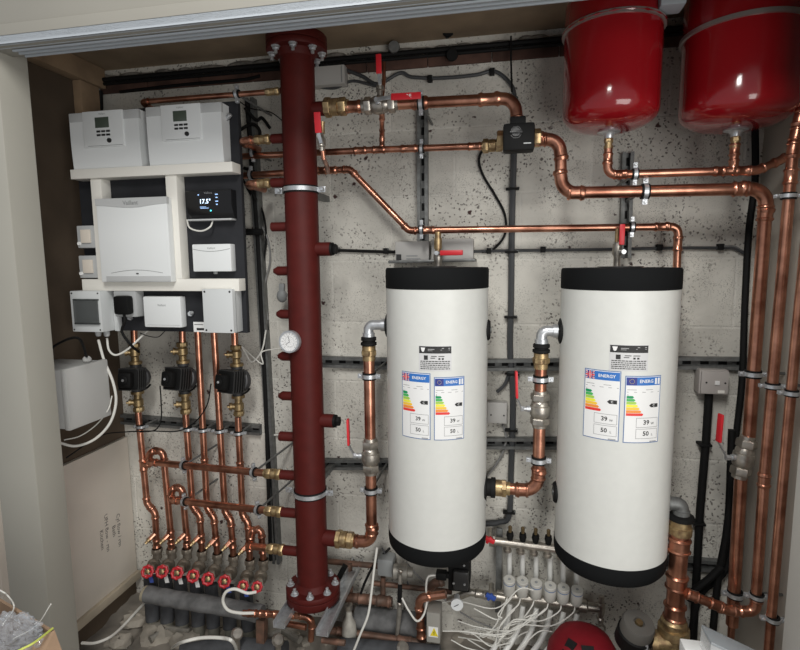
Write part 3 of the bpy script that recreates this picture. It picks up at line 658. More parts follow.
# ================================================================== WALL CHANNELS
strut('long slotted channel across the wall left of the red header, behind the pump pipes', V(124, 418, -0.001), V(262, 429, -0.001))
strut('slotted channel on the wall between the red header and the left cylinder, by the gauge', V(322, 361, -0.001), V(392, 363, -0.001))
strut('slotted channel on the wall between the two cylinders, upper one', V(470, 364.5, -0.001), V(572, 363.5, -0.001))
strut('slotted channel on the wall right of the right cylinder above the grey switch box', V(660, 362, -0.001), V(750, 363, -0.001))
strut('slotted channel on the wall right of the red header, lower one by the left valve', V(324, 463, -0.001), V(392, 463, -0.001))
strut('slotted channel on the wall between the two cylinders, lower one', V(470, 442, -0.001), V(572, 442, -0.001))
strut('upright slotted channel behind the copper pipes above the left cylinder', V(423, 108, -0.001), V(423.5, 244, -0.001), 0.038)
strut('upright slotted channel behind the copper pipes above the right cylinder', V(627, 153, -0.001), V(624, 258, -0.001), 0.036)
strut('upright slotted channel left of the red header', V(253, 100, -0.001), V(279, 560, -0.001), 0.030, 0.03)
strut('slotted channel low on the wall right of the right cylinder', V(660, 560, -0.001), V(748, 566, -0.001))
tag(G().sweep([V(247, 100, -0.03), V(258, 240, -0.03), V(266, 400, -0.03), V(271, 560, -0.03)], 0.009, 10).obj('conduit', rubber), 'black tube running upright beside the channel left of the red header', 'conduit')
# ================================================================== PIPES FROM HEADER TO THE LEFT
def hstub(y, xe, rpx, x0=296):
    a = V(x0, y, YH); e = V(xe, y, YH); return a, e
def header_branch(y, xs, xb, xe, rpx, lb, bl, Yend=YH):
    """red stub (part of nothing else) + brass union + copper towards the left"""
    e = V(xs, y, YH); z = e.z; r = mm(rpx, e)
    G2 = G().lathe((hx, YH, z), (-1, 0, 0), [(HR*0.7, r*1.3), (abs(e.x-hx), r*1.3)], 18)
    G2.obj('stub', oxide, HEAD)
    b = V(xb, y, YH); b.z = z; union(bl, b, (-1, 0, 0), r, abs(b.x-e.x)*2.0)
    return b, z, r
HEAD = [o for o in COL.objects if o.name.startswith('low_loss_header')][0]
b, z, r = header_branch(88, 281, 0, 0, 3.6, '', '') if False else (None, None, None)
def left_run(y, xs, xb, xend, rpx, lb, bl, tail=None, cl=None, fit=()):
    e = V(xs, y, YH); z = e.z; r = mm(rpx, e)
    G().lathe((hx, YH, z), (-1, 0, 0), [(HR*0.7, r*1.3), (abs(e.x-hx), r*1.3)], 18).obj('stub', oxide, HEAD)
    b = V(xb, y, YH); b.z = z
    if bl: union(bl, b, (-1, 0, 0), r*0.85, abs(b.x-e.x)*1.7)
    pts = [Vector((b.x, YH, z)), Vector((V(xend, y, YH).x, YH, z))]+(tail or [])
    run(lb, pts, r, fit)
    return z, r
x_ = V(139, 101, -0.16)
za, ra = left_run(91, 281, 272, 250, 2.8, 'copper pipe from the top left of the red header across behind the controllers', 'brass union at the top left of the red header',
    [Vector((V(141, 100, YH).x, YH, hz_(91, 281))), Vector((V(137, 100, YH).x, -0.06, hz_(91, 281)-0.01))])
left_run(139, 272, 262, 240, 3.6, 'short copper pipe from the second left stub into the back of the board', 'brass union on the second left stub of the red header', [Vector((V(240, 139, YH).x, -0.12, hz_(139, 272)))])
left_run(183, 272, 262, 246, 3.6, 'short copper pipe from the fourth left stub bending behind the board', 'brass union on the fourth left stub of the red header', [Vector((V(246, 183, YH).x, -0.12, hz_(183, 272)))])
# two pipes passing behind the header
zB = V(345, 151, -0.14).z; zC = V(340, 170.5, -0.12).z
# ---- pipe B (y 150)
rB = mm(3.3, V(400, 150, -0.14))
run('upper thin copper pipe from behind the red header to the black actuator', [Vector((V(238, 154, -0.14).x, -0.14, zB)), V(370, 150, -0.14), V(484, 146, -0.14)], rB, [(0, 0.93, 4), (1, 0.08, 4), (1, 0.35, 5), (1, 0.92, 4)], elbows=False)
pq = V(382, 150, -0.14); run('short thin upright copper pipe dropping from the nickel ball valve', [V(382, 108, -0.245), V(382, 116, -0.235), V(382, 134, -0.14), pq], mm(2.4, pq), [(2, 0.5, 4)])
union('brass union left of the black actuator', V(493, 145.5, -0.15), (1, 0, 0.02), rB*1.25, mm(22, V(493, 145, -0.15)))
# ---- pipe C (y 170 -> 229)
rC = mm(3.4, V(400, 200, -0.12))
YC2 = -0.12
run('thin copper pipe stepping down diagonally then running across to the right cylinder', [V(238, 176, YC2), V(322, 170.5, YC2), V(350, 169.5, YC2), V(409, 230.5, YC2), V(678.5, 226.5, YC2), Vector((V(680, 226, YC2).x, YC2, V(680, 340, YC2).z))], rC, [(1, 0.3, 4), (3, 0.08, 3.5), (3, 0.945, 4), (4, 0.15, 4)], R=rC*2.0)
# bleed valve with red lever
p = V(321, 150, -0.30); t = TH('drain_valve', p, 'small valve with upright red lever just right of the red header', 'valve')
G().sweep([V(328, 172, -0.14), V(327, 166, -0.24), V(323.5, 158, -0.33), V(322, 146, -0.34)], mm(2.2, p), 10).obj('tail', copper, t)
G().lathe(V(322, 151, -0.34), (-0.02, 0, 1), [(0, 0.007), (0.010, 0.008), (0.014, 0.012), (0.034, 0.012), (0.040, 0.008), (0.052, 0.007)], 16).obj('body', nickel, t)
G().lathe(V(322.5, 134, -0.335), (0, 0, 1), [(0, 0.007), (0.028, 0.007), (0.034, 0.009)], 14).obj('spout', brass, t)
p1 = V(318.5, 133, -0.365); p2 = V(317, 112, -0.375); G().bar(p1, p2, 0.020, 0.004, (0, 1, 0), 0.0018).obj('lever', lever, t)
G().bar(V(321, 143, -0.355), p1, 0.010, 0.003, (0, 1, 0)).obj('lever_shank', zinc, t)
# ================================================================== ball valve builder
def ball_valve(label, p, d, r, L, stem_d, lever_a, lever_b, lv=lever, text=None):
    p = Vector(p); d = Vector(d).normalized(); s = Vector(stem_d).normalized(); t = TH('ball_valve', p, label, 'valve'); h = L/2
    G().lathe(p, d, [(-h*0.72, r*1.25), (-h*0.55, r*1.3), (-h*0.42, r*1.62), (-h*0.3, r*1.82), (-h*0.1, r*1.88), (h*0.2, r*1.82), (h*0.24, r*1.6), (h*0.4, r*1.6), (h*0.5, r*1.35), (h*0.72, r*1.25)], 26).obj('body', nickel, t)
    for q in (-1, 1):
        G().hexa(p, d*q, h*0.52, h*0.92, r*1.78).lathe(p, d*q, [(h*0.92, r*1.35), (h*1.10, r*1.3), (h*1.12, r*1.15)], 18).obj('hex_end', nickel, t)
    G().lathe(p+s*r*1.6, s, [(0, r*0.62), (r*0.8, r*0.6), (r*0.8, r*0.42), (r*1.6, r*0.42)], 14).hexa(p+s*r*1.6, s, r*1.3, r*1.9, r*0.55).obj('stem', zinc, t)
    a = Vector(lever_a); b = Vector(lever_b); k = p+s*r*3.3
    G().bar(k, a, r*0.8, 0.003, s, 0.001).obj('lever_shank', zinc, t)
    sh_ = G().bar(a, b, r*1.35, r*0.45, s, r*0.18); L_ = sh_.obj('lever_grip', lv, t)
    return t
# ---- pipe A (top large)
YA = YH; zA = V(345, 107, YA).z; rA = mm(5.4, V(420, 104, YA))
G().lathe((hx, YH, zA), (1, 0, 0), [(HR*0.7, rA*1.35), (abs(V(328, 107, YH).x-hx), rA*1.35)], 22).obj('stub', oxide, HEAD)
union('large brass union at the upper right of the red header', V(336, 107, YA), (1, 0, 0.0), rA*1.12, mm(26, V(334, 107, YA)))
zA2 = zA+0.0
zAr = V(470, 100, YA).z
pAc = V(502, 98.5, YA); pAd = V(517, 128, YA)
run('large copper pipe between the brass union and the top ball valve', [V(345, 107, YA), V(368, 106, YA)], rA, [(0, 0.35)])
run('large copper pipe along the top from the ball valve, bending down into the black actuator', [V(394, 104.5, YA), V(420, 103, YA), V(516, 98.0, YA), V(516.5, 128, YA)], rA, [(1, 0.73, 4)], elbows=True, R=rA*2.6)
ball_valve('nickel ball valve with red lever on the top large copper pipe', V(380, 105, YA), (1, 0, 0.01), rA*0.9, mm(34, V(380, 105, YA)), (0, -1, 0.05), V(391, 97, YA-0.065), V(421, 95.5, YA-0.062), lever)
text_on('CORE', 0.014, V(405, 96.3, YA-0.0665), paper, [o for o in COL.objects if o.name.startswith('ball_valve') and o.parent is None][0], bold=True)
p = V(379, 98, YA); t = TH('isolating_lever', p, 'upright red handled valve stem above the top ball valve', 'valve')
G().lathe(V(380, 98, YA+0.01), (0, 0, 1), [(0, 0.009), (0.02, 0.009), (0.022, 0.012), (0.034, 0.012), (0.038, 0.007), (0.05, 0.006)], 14).obj('stem', nickel, t)
G().bar(V(379, 74, YA-0.01), V(378.5, 54, YA-0.01), 0.017, 0.007, (0, 1, 0), 0.003).obj('lever_grip', lever, t)
G().bar(V(380, 85, YA-0.01), V(379, 73, YA-0.01), 0.010, 0.004, (0, 1, 0)).obj('lever_shank', zinc, t)
run('thin upright copper stem behind the red handled valve at the top', [V(384, 62, YA+0.04), V(384, 80, YA+0.04), V(382, 98, YA+0.01)], mm(2.0, V(384, 70, YA)), elbows=False)
# black actuator
a, b, c, d = bx(503, 122, 535, 150, YA-0.075)
t = TH('valve_actuator', ((a+b)/2, YA, c), 'square black motor actuator on the diverter valve between the copper elbows', 'actuator')
G().box((a, YA-0.075, c), (b, YA-0.018, d), 0.009).obj('housing', black, t)
a2, b2, c2, d2 = bx(510, 115.5, 526, 123, YA-0.07); G().box((a2, YA-0.068, c2-0.01), (b2, YA-0.022, d2), 0.004).obj('top_hump', black, t)
G().lathe(((a+b)/2-0.008, YA-0.074, (c+d)/2+0.01), (0, -1, 0), [(0, 0.016), (0.003, 0.016), (0.003, 0.014), (0.008, 0.012)], 20).bar(((a+b)/2-0.025, YA-0.083, (c+d)/2+0.01), ((a+b)/2+0.009, YA-0.083, (c+d)/2+0.01), 0.006, 0.006, (0, 1, 0), 0.001).obj('dial_knob', mat('satin_black', (0.03, 0.03, 0.03), 0.3), t)
G().box((b-0.030, YA-0.0755, c+0.016), (b-0.010, YA-0.0748, c+0.019)).obj('white_mark', grey_strip, t)
pc = V(517, 139, YA)
t = TH('diverter_valve', pc, 'brass three way valve body behind the black actuator', 'valve'); r_ = rA
G().sph(pc, r_*1.55).lathe(pc, (0, 0, 1), [(0, r_*1.2), (0.045, r_*1.2)], 16).lathe(pc, (1, 0, 0), [(-0.055, r_*1.15), (0.07, r_*1.15)], 16).obj('body', brass, t)
for dd, L0 in (((0, 0, 1), 0.018), ((1, 0, 0), 0.045), ((-1, 0, 0), 0.035)): G().hexa(pc, dd, L0, L0+0.022, r_*1.6).obj('nut', brass, t)
G().lathe(pc, (0, -1, 0), [(0, 0.018), (0.02, 0.018)], 16).obj('neck', brass, t)
# ---- right leg A2
YR = YA
run('large copper pipe from the actuator in an s bend, along and down the right side', [V(534, 139.5, YR), V(560, 139.5, YR), V(561.5, 193, YR), V(767, 188.5, YR), V(748, 448, YR)], mm(5.9, V(600, 190, YR)), [(0, 0.22, 2.4), (2, 0.07, 2.6), (2, 0.88, 2.6), (3, 0.09, 2.6)], R=mm(15, V(600, 190, YR)))
# lower continuation of the right main
rR = mm(5.9, V(600, 190, YR))
pv = V(743.5, 457, YR)
run('large copper pipe below the big nickel valve at the right', [V(741.5, 470, YR), V(736, 560, YR), V(732, 625, YR)], rR, elbows=False)
dR = (V(748, 440, YR)-V(741.5, 470, YR)).normalized()
ball_valve('big nickel ball valve with red lever on the right hand main pipe', pv, dR, rR*0.9, mm(40, pv), (-0.95, -0.25, 0), V(718.5, 442, YR-0.03), V(721, 414, YR-0.03))
# ---- tanks pipes
def tank(xc, ybot, rpx_out, seam_y, label, arrow):
    Y = -0.27; c = V(xc, ybot, Y); r = arrow; zb = c.z; H = 0.40; zt = min(CZ-0.01, zb+H)
    t = TH('expansion_vessel', c, label, 'expansion tank'); prof = []
    for k in range(9):
        a = PI/2*k/8; prof.append((0.050*(1-math.cos(a)), 0.034+(r-0.034)*math.sin(a)**0.9))
    prof = [(0.000, 0.030)]+prof+[(0.075, r)]
    Hs = V(xc, seam_y, Y).z-zb
    p_low = prof+[(Hs-0.006, r)]
    G().lathe(c, (0, 0, 1), p_low, 48).obj('lower_shell', tankred, t)
    G().lathe(c, (0, 0, 1), [(Hs-0.006, r+0.001), (Hs-0.005, r+0.006), (Hs+0.005, r+0.006), (Hs+0.006, r+0.001)], 48).obj('clamp_band', mat('band_steel', (0.40, 0.36, 0.34), 0.35, 0.7), t)
    up = [(Hs+0.006, r), (zt-zb-0.06, r)]+[(zt-zb-0.06+0.058*math.sin(PI/2*k/8), 0.02+(r-0.02)*math.cos(PI/2*k/8)) for k in range(1, 9)]
    G().lathe(c, (0, 0, 1), up, 48).obj('upper_shell', tankred, t)
    G().lathe(c, (0, 0, -1), [(-0.004, 0.028), (0.004, 0.030), (0.006, 0.018), (0.012, 0.013), (0.020, 0.012)], 20).obj('connector_plate', zinc, t)
    return c, zb, Hs, r, t
c1, z1, H1, r1, t1 = tank(609, 131, 0, 32, 'red expansion tank at the top, left of the two', V(668, 75, -0.27).x*0.5-V(566, 75, -0.27).x*0.5-0.006)
c2, z2, H2, r2, t2_ = tank(736, 129, 0, 36, 'red expansion tank at the top right corner, right of the two', r1*1.11)
G().torus(c1+Vector((0, 0, H1)), (0, 0, 1), r1+0.004, 0.004, 20, 6).obj('seam_lip', tankred, t1)
G().lathe(c1+Vector((-r1*0.72, -r1*0.72, H1)), (0.7, -0.7, 0.1), [(-0.012, 0.004), (0.012, 0.004)], 10).obj('band_screw', brass, t1)
G().box(c1+Vector((r1*0.72, -0.11, H1+0.008)), c1+Vector((r1*0.72+0.06, -0.05, H1+0.14)), 0.006).obj('wall_bracket', alu, t1)
for (c, nm) in ((c1, 'left'), (c2, 'right')):
    p = c+Vector((0, 0, -0.034)); t = TH('brass_connector', p, f'brass connector nut below the {nm} red tank', 'pipe fitting')
    G().hexa(p, (0, 0, 1), 0.002, 0.014, 0.012).obj('nut', brass, t); G().lathe(p, (0, 0, -1), [(-0.002, 0.010), (0.006, 0.010), (0.006, 0.0125), (0.014, 0.0125)], 16).obj('collar', brass, t)
YD = -0.27; rD = mm(4.0, V(650, 173, YD)); zD = V(640, 173.5, YD).z
run('copper pipe from the left red tank bending along to the right', [c1+Vector((0, 0, -0.040)), Vector((c1.x, YD, zD)), V(728, 171, YD), V(757, 170.5, YD), V(779, 161, YD+0.02), V(792, 154, YD+0.02)], rD, [(0, 0.45, 3), (1, 0.11, 3.5), (1, 0.985, 6), (2, 0.5, 3)], R=rD*2.0)
run('short upright copper pipe below the right red tank', [c2+Vector((0, 0, -0.040)), Vector((c2.x, YD, V(728, 171, YD).z))], rD, [(0, 0.2, 3), (0, 0.8, 3)])
# R2 and R3 pipes on the right wall
Y2 = -0.33; r2_ = mm(5.6, V(780, 300, Y2))
run('upright copper pipe on the right side, second from the right, hooking left at its foot', [V(812, 84, Y2), V(800, 118, Y2), V(793, 150, Y2), V(764, 480, Y2), V(755, 612, Y2), V(728, 610, Y2), V(686, 593, Y2)], r2_*0.92, [(1, 0.5, 2.5), (2, 0.075, 3), (5, 0.3, 2.5), (5, 0.85, 2.5)], R=0.022)
Y3 = -0.42; r3_ = mm(4.6, V(790, 400, Y3))
run('slim upright copper pipe at the far right beside the pale jamb', [V(809, 210, Y3), V(795, 350, Y3), V(783, 480, Y3), V(768, 656, Y3)], r3_, elbows=False)
run('thin upright copper pipe glimpsed just below the hooked pipe foot', [V(733, 605, YR+0.05), V(730, 650, YR+0.05)], rR*0.6)
# clips on the right pipes
def pclip(label, x, y, Y, d, r, side=None, rod=True, wx=None):
    p = V(x, y, Y); bk = (p.x, -0.001, p.z) if rod else None
    if wx: bk = (XR-0.001, p.y+0.02, p.z)
    return clip(label, p, d, r, bk, side)
rRm = rR
dn = (V(767, 200, YR)-V(748, 448, YR)).normalized()
pclip('zinc clip on the right main pipe above its nickel valve', 753, 374, YR, dn, rRm, wx=1)
pclip('zinc clip on the right main pipe near its foot', 735, 594, YR, dn, rRm, wx=1)
d2 = (V(793, 150, Y2)-V(764, 480, Y2)).normalized()
pclip('zinc clip high on the second pipe from the right, below the tank pipe', 788.5, 196, Y2, d2, r2_*0.92, wx=1)
pclip('zinc clip halfway down the second pipe from the right', 772.5, 386, Y2, d2, r2_*0.92, wx=1)
pclip('zinc clip at the foot of the second pipe from the right', 757, 596, Y2, d2, r2_*0.92, wx=1)
d3 = (V(795, 350, Y3)-V(783, 480, Y3)).normalized()
pclip('zinc clip halfway down the far right slim pipe', 791.5, 393, Y3, d3, r3_, wx=1)
pclip('zinc clip near the foot of the far right slim pipe', 773, 619, Y3, d3, r3_, wx=1)
X_ = (1, 0, 0)
pclip('zinc clip on the top large pipe at the left upright channel', 421, 103, YA, X_, rA)
pclip('zinc clip on the upper thin pipe at the left upright channel', 421.5, 149, -0.14, X_, rB)
pclip('zinc clip on the stepped thin pipe just above the left cylinder', 421.5, 229.5, YC2, X_, rC)
pclip('zinc clip on the tank pipe at the right upright channel', 635, 174, YD, X_, rD)
pclip('zinc clip on the large right pipe at the right upright channel', 645, 191.5, YR, X_, rRm)
pclip('zinc clip on the stepped thin pipe at the right upright channel', 632, 227, YC2, X_, rC)
pclip('zinc clip on the copper pipe behind the controllers left of the red header', 237, 94, YH, X_, ra)
pclip('zinc clip on the upper thin pipe left of the red header', 253, 153, -0.14, X_, rB)
pclip('zinc clip on the stepped thin pipe left of the red header', 251, 175, YC2, X_, rC)
# ================================================================== CYLINDERS
YK = -0.25
def wrap(c, R, ang0, u, z, off=0.0006):   # u metres round the surface from direction ang0
    a = ang0+u/R; return Vector((c.x+math.sin(a)*(R+off), c.y-math.cos(a)*(R+off), z))
def patch(c, R, ang0, u0, u1, z0, z1, off, m, nm, parent, n=10):
    g = G(); vs = []; fs = []
    for i in range(n+1):
        u = u0+(u1-u0)*i/n
        for z in (z0, z1):
            vs.append(wrap(c, R, ang0, u, z, off)); vs.append(wrap(c, R, ang0, u, z, off-0.0007))
    for i in range(n):
        a = i*4; b = a+4; fs += [(a, a+2, b+2, b), (a+1, b+1, b+3, a+3), (a, b, b+1, a+1), (a+2, a+3, b+3, b+2)]
    fs += [(0, 1, 3, 2), (n*4, n*4+2, n*4+3, n*4+1)]
    return g.add(vs, fs).obj(nm, m, parent)
def wtext(s, size, c, R, ang0, u, z, off, m, parent, bold=False, nm='lettering'):
    vs, fs = textgeo(s, size, bold); return G().add([wrap(c, R, ang0, u+v.x, z+v.y, off) for v in vs], fs).obj(nm, m, parent)
EN = [((0.0, 0.28, 0.10), .32), ((0.06, 0.42, 0.10), .40), ((0.35, 0.60, 0.08), .48), ((0.85, 0.80, 0.05), .56), ((0.90, 0.55, 0.05), .66), ((0.85, 0.28, 0.04), .76), ((0.75, 0.04, 0.03), .88)]
def energy(c, R, ang, u0, u1, z0, z1, uk, label):
    p = wrap(c, R, ang, (u0+u1)/2, z0, 0); t = TH('energy_label', p, label, 'energy label'); W = u1-u0; H = z1-z0
    patch(c, R, ang, u0, u1, z0, z1, 0.0009, mat('label_border_blue', (0.10, 0.18, 0.36), 0.5), 'border', t)
    patch(c, R, ang, u0+0.0022, u1-0.0022, z0+0.0022, z1-0.0022, 0.0012, paper, 'sheet', t)
    X = lambda f: u0+W*f; Z = lambda f: z1-H*f
    patch(c, R, ang, X(.03), X(.97), Z(.14), Z(.02), 0.0015, blue_s, 'blue_header', t)
    patch(c, R, ang, X(.04), X(.30), Z(.135), Z(.025), 0.0018, navy_s, 'flag_field', t, 4)
    if uk:
        g = G(); ww = W*.26; hh = H*.11; cu = X(.17); cz_ = Z(.08)
        def q(pts, off): g.add([wrap(c, R, ang, cu+x*ww, cz_+y*hh, off) for x, y in pts], [tuple(range(len(pts)))])
        for s in (1, -1): q([(-.5, -.5*s+.12*s), (-.5, -.5*s), (-.38, -.5*s), (.5, .5*s-.12*s), (.5, .5*s), (.38, .5*s)], 0.0020)
        q([(-.5, -.16), (.5, -.16), (.5, .16), (-.5, .16)], 0.0021); q([(-.12, -.5), (.12, -.5), (.12, .5), (-.12, .5)], 0.0021); g.obj('flag_white', paper, t)
        g = G(); q([(-.5, -.09), (.5, -.09), (.5, .09), (-.5, .09)], 0.0024); q([(-.065, -.5), (.065, -.5), (.065, .5), (-.065, .5)], 0.0024)
        for s in (1, -1): q([(-.5, -.5*s+.04*s), (-.5, -.5*s), (-.44, -.5*s), (.5, .5*s-.04*s), (.5, .5*s), (.44, .5*s)], 0.0022)
        g.obj('flag_red', red_s, t)
        wtext('ENERGY', 0.0105*W/0.085, c, R, ang, X(.63), Z(.08), 0.0019, paper, t, True, 'heading')
    else:
        g = G()
        for k in range(12):
            a = 2*PI*k/12; g.add([wrap(c, R, ang, X(.17)+math.cos(a)*W*.06+dx, Z(.08)+math.sin(a)*W*.06+dz, 0.0022) for dx, dz in ((-.0008, 0), (0, -.0008), (.0008, 0), (0, .0008))], [(0, 1, 2, 3)])
        g.obj('flag_stars', mat('star_yellow', (0.8, 0.65, 0.05), 0.5), t)
        wtext('ENERG', 0.0105*W/0.085, c, R, ang, X(.56), Z(.08), 0.0019, paper, t, True, 'heading')
        patch(c, R, ang, X(.80), X(.86), Z(.125), Z(.035), 0.0018, paper, 'heading_mark', t, 2); patch(c, R, ang, X(.89), X(.95), Z(.125), Z(.035), 0.0018, paper, 'heading_mark', t, 2)
    for (fa, fb, fz) in ((.06, .30, .20), (.55, .75, .20), (.05, .95, .235)): patch(c, R, ang, X(fa), X(fb), Z(fz+.008), Z(fz), 0.0014, mat('print_grey', (0.35, 0.35, 0.35), 0.6), 'small_print', t, 4)
    wtext('L', 0.008, c, R, ang, X(.09), Z(.285), 0.0015, ink, t)
    for k, (col, ln) in enumerate(EN):
        za = Z(.295+k*.043); h = H*.038; x1 = X(.05+ln*.48)
        nm = 'class_bar'; g = G(); vs = []; nn = 5
        m_ = mat('class_colour_%d' % k, col, 0.5)
        for i in range(nn+1):
            u = X(.05)+(x1-X(.05))*i/nn; vs += [wrap(c, R, ang, u, za, 0.0016), wrap(c, R, ang, u, za-h, 0.0016)]
        vs.append(wrap(c, R, ang, x1+h*0.5, za-h/2, 0.0016))
        fs = [(2*i, 2*i+1, 2*i+3, 2*i+2) for i in range(nn)]+[(2*nn, 2*nn+1, 2*nn+2)]
        g.add(vs, fs).obj(nm, m_, t)
    za = Z(.44); h = H*.055; g = G(); g.add([wrap(c, R, ang, u, z, 0.0016) for u, z in ((X(.66), za), (X(.72), za+h/2), (X(.82), za+h/2), (X(.92), za+h/2), (X(.92), za-h/2), (X(.82), za-h/2), (X(.72), za-h/2))], [(0, 1, 2, 3, 4, 5, 6)]); g.obj('class_arrow', ink, t)
    wtext('C', 0.0075*W/0.085, c, R, ang, X(.79), za, 0.0021, paper, t, True, 'class_letter')
    for (f0, f1, s, sm) in ((.62, .765, '39', 'W'), (.785, .935, '50', 'L')):
        g = G()
        for (ua, ub, zc_, zd) in ((X(.32), X(.94), Z(f0), Z(f0)-.0012), (X(.32), X(.94), Z(f1)+.0012, Z(f1)), (X(.32), X(.32)+.0012, Z(f1), Z(f0)), (X(.94)-.0012, X(.94), Z(f1), Z(f0))):
            nn = 6
            for i in range(nn):
                a_, b_ = ua+(ub-ua)*i/nn, ua+(ub-ua)*(i+1)/nn; g.add([wrap(c, R, ang, u, z, 0.0016) for u, z in ((a_, zc_), (b_, zc_), (b_, zd), (a_, zd))], [(0, 1, 2, 3)])
        g.obj('value_box', mat('print_grey', (0.35, 0.35, 0.35), 0.6), t)
        wtext(s, 0.0150*W/0.085, c, R, ang, X(.60), Z((f0+f1)/2), 0.0017, ink, t, True, 'value'); wtext(sm, 0.008*W/0.085, c, R, ang, X(.78), Z((f0+f1)/2+.015), 0.0017, ink, t, False, 'unit')
    patch(c, R, ang, X(.72), X(.92), Z(.985), Z(.97), 0.0016, mat('print_grey', (0.35, 0.35, 0.35), 0.6), 'small_print', t, 2)
def rating(c, R, ang, u0, u1, z0, z1, label):
    p = wrap(c, R, ang, (u0+u1)/2, z0, 0); t = TH('rating_plate', p, label, 'rating label'); W = u1-u0; H = z1-z0
    patch(c, R, ang, u0, u1, z0, z1, 0.0009, mat('label_silver', (0.60, 0.60, 0.60), 0.4), 'sheet', t)
    patch(c, R, ang, u0+W*.01, u1-W*.01, z1-H*.30, z1-H*.02, 0.0012, ink, 'black_header', t)
    g = G(); cu = u0+W*.13; cz_ = z1-H*.16
    g.add([wrap(c, R, ang, cu+x*W*.07, cz_+y*H*.09, 0.0015) for x, y in ((-1, 1), (1, 1), (.5, -.6), (0, -1), (-.5, -.6))], [(0, 1, 2, 3, 4)]); g.obj('emblem', paper, t)
    g = G()
    for (a0, b0, a1, b1) in ((.28, .12, .48, .15), (.28, .18, .42, .20), (.70, .08, .95, .11), (.66, .15, .95, .17)):
        g.add([wrap(c, R, ang, u0+W*a_, z1-H*b_, 0.0015) for a_, b_ in ((a0, b0), (a1, b0), (a1, b1), (a0, b1))], [(0, 1, 2, 3)])
    g.obj('heading_print', mat('print_grey', (0.35, 0.35, 0.35), 0.6), t); g = G(); rr = random.Random(5)
    for (fx, fy) in ((.35, .16),): pass
    for row in range(5):
        fz = .60+row*.075; x = .05
        while x < .92:
            l = rr.uniform(.02, .09); n2 = min(.95, x+l)
            g.add([wrap(c, R, ang, u0+W*a_, z1-H*b_, 0.0013) for a_, b_ in ((x, fz), (n2, fz), (n2, fz+.035), (x, fz+.035))], [(0, 1, 2, 3)]); x = n2+.015
    for (a0, b0, a1, b1) in ((.16, .38, .28, .56), (.60, .48, .66, .55), (.70, .48, .76, .55), (.38, .40, .55, .43), (.60, .40, .78, .43), (.36, .47, .50, .50)):
        g.add([wrap(c, R, ang, u0+W*a_, z1-H*b_, 0.0013) for a_, b_ in ((a0, b0), (a1, b0), (a1, b1), (a0, b1))], [(0, 1, 2, 3)])
    g.obj('print', ink, t)
def pxwrap(c, R, px, py):       # where the ray through a pixel meets the cylinder wall
    d = rayd(px, py); o = CAM-c; A = d.x*d.x+d.y*d.y; B = 2*(o.x*d.x+o.y*d.y); C_ = o.x*o.x+o.y*o.y-R*R
    q = B*B-4*A*C_; tt = (-B-math.sqrt(max(q, 0)))/(2*A); p = CAM+d*tt; a = math.atan2(p.x-c.x, -(p.y-c.y)); return a, p.z
def cylinder(xl, xr, yl, ytop, ybandt, ywb, ybot, label, nm):
    # axis such that both silhouettes match
    dl = rayd(xl, yl); dr = rayd(xr, yl); al = math.atan2(dl.x, dl.y); ar = math.atan2(dr.x, dr.y); am = (al+ar)/2; hf = (ar-al)/2
    dist = (YK-CAM.y)/math.cos(am); c = Vector((CAM.x+math.sin(am)*dist, YK, 0)); R = dist*math.sin(hf)
    xc = (xl+xr)/2
    fy = c.y-math.cos(am)*R; fx = c.x-math.sin(am)*R          # nearest front point
    def zat(py):
        d = rayd(xc, py); tt = math.hypot(fx-CAM.x, fy-CAM.y)/math.hypot(d.x, d.y); return CAM.z+d.z*tt
    zb, zwb, zbt, zt = zat(ybot), zat(ywb), zat(ybandt), zat(ytop)
    c.z = zb; t = TH('buffer_cylinder', c, label, 'cylinder')
    G().lathe(c, (0, 0, 1), [(zwb-zb-0.01, R*0.985), (zwb-zb, R*0.99), (zbt-zb, R*0.99)], 72).obj('white_jacket', white_en, t)
    G().lathe(c, (0, 0, 1), [(0, R*0.93), (0.012, R*0.985), (0.03, R*1.0), (zwb-zb, R*1.0), (zwb-zb+0.003, R*0.995)], 72).obj('bottom_cap', black_soft, t)
    G().lathe(c, (0, 0, 1), [(zbt-zb, R*0.995), (zbt-zb+0.002, R*1.0), (zt-zb-0.006, R*1.0), (zt-zb, R*0.98)], 72).obj('top_cap', black_soft, t)
    G().lathe(c, (0, 0, 1), [(zt-zb-0.001, R*0.4), (zt-zb+0.004, R*0.38)], 40).obj('top_disc', mat('smooth_black', (0.02, 0.02, 0.02), 0.3), t)
    return c, R*0.99, zb, zt, t
c1_, R1, zb1_, zt1, tc1 = cylinder(387, 487.5, 400, 268, 290, 553, 570, 'white insulated buffer cylinder with black end caps, nearer the red header', 'l')
c2_, R2, zb2_, zt2, tc2 = cylinder(557.5, 676.5, 400, 268.5, 291, 572, 590, 'white insulated buffer cylinder with black end caps, on the right under the red tanks', 'r')
def lab(c, R, x0, y0, x1, y1):
    a0, za = pxwrap(c, R, x0, (y0+y1)/2); a1, _ = pxwrap(c, R, x1, (y0+y1)/2); xm = (x0+x1)/2; _, zt_ = pxwrap(c, R, xm, y0); _, zb_ = pxwrap(c, R, xm, y1)
    return 0, a0*R, a1*R, zb_, zt_
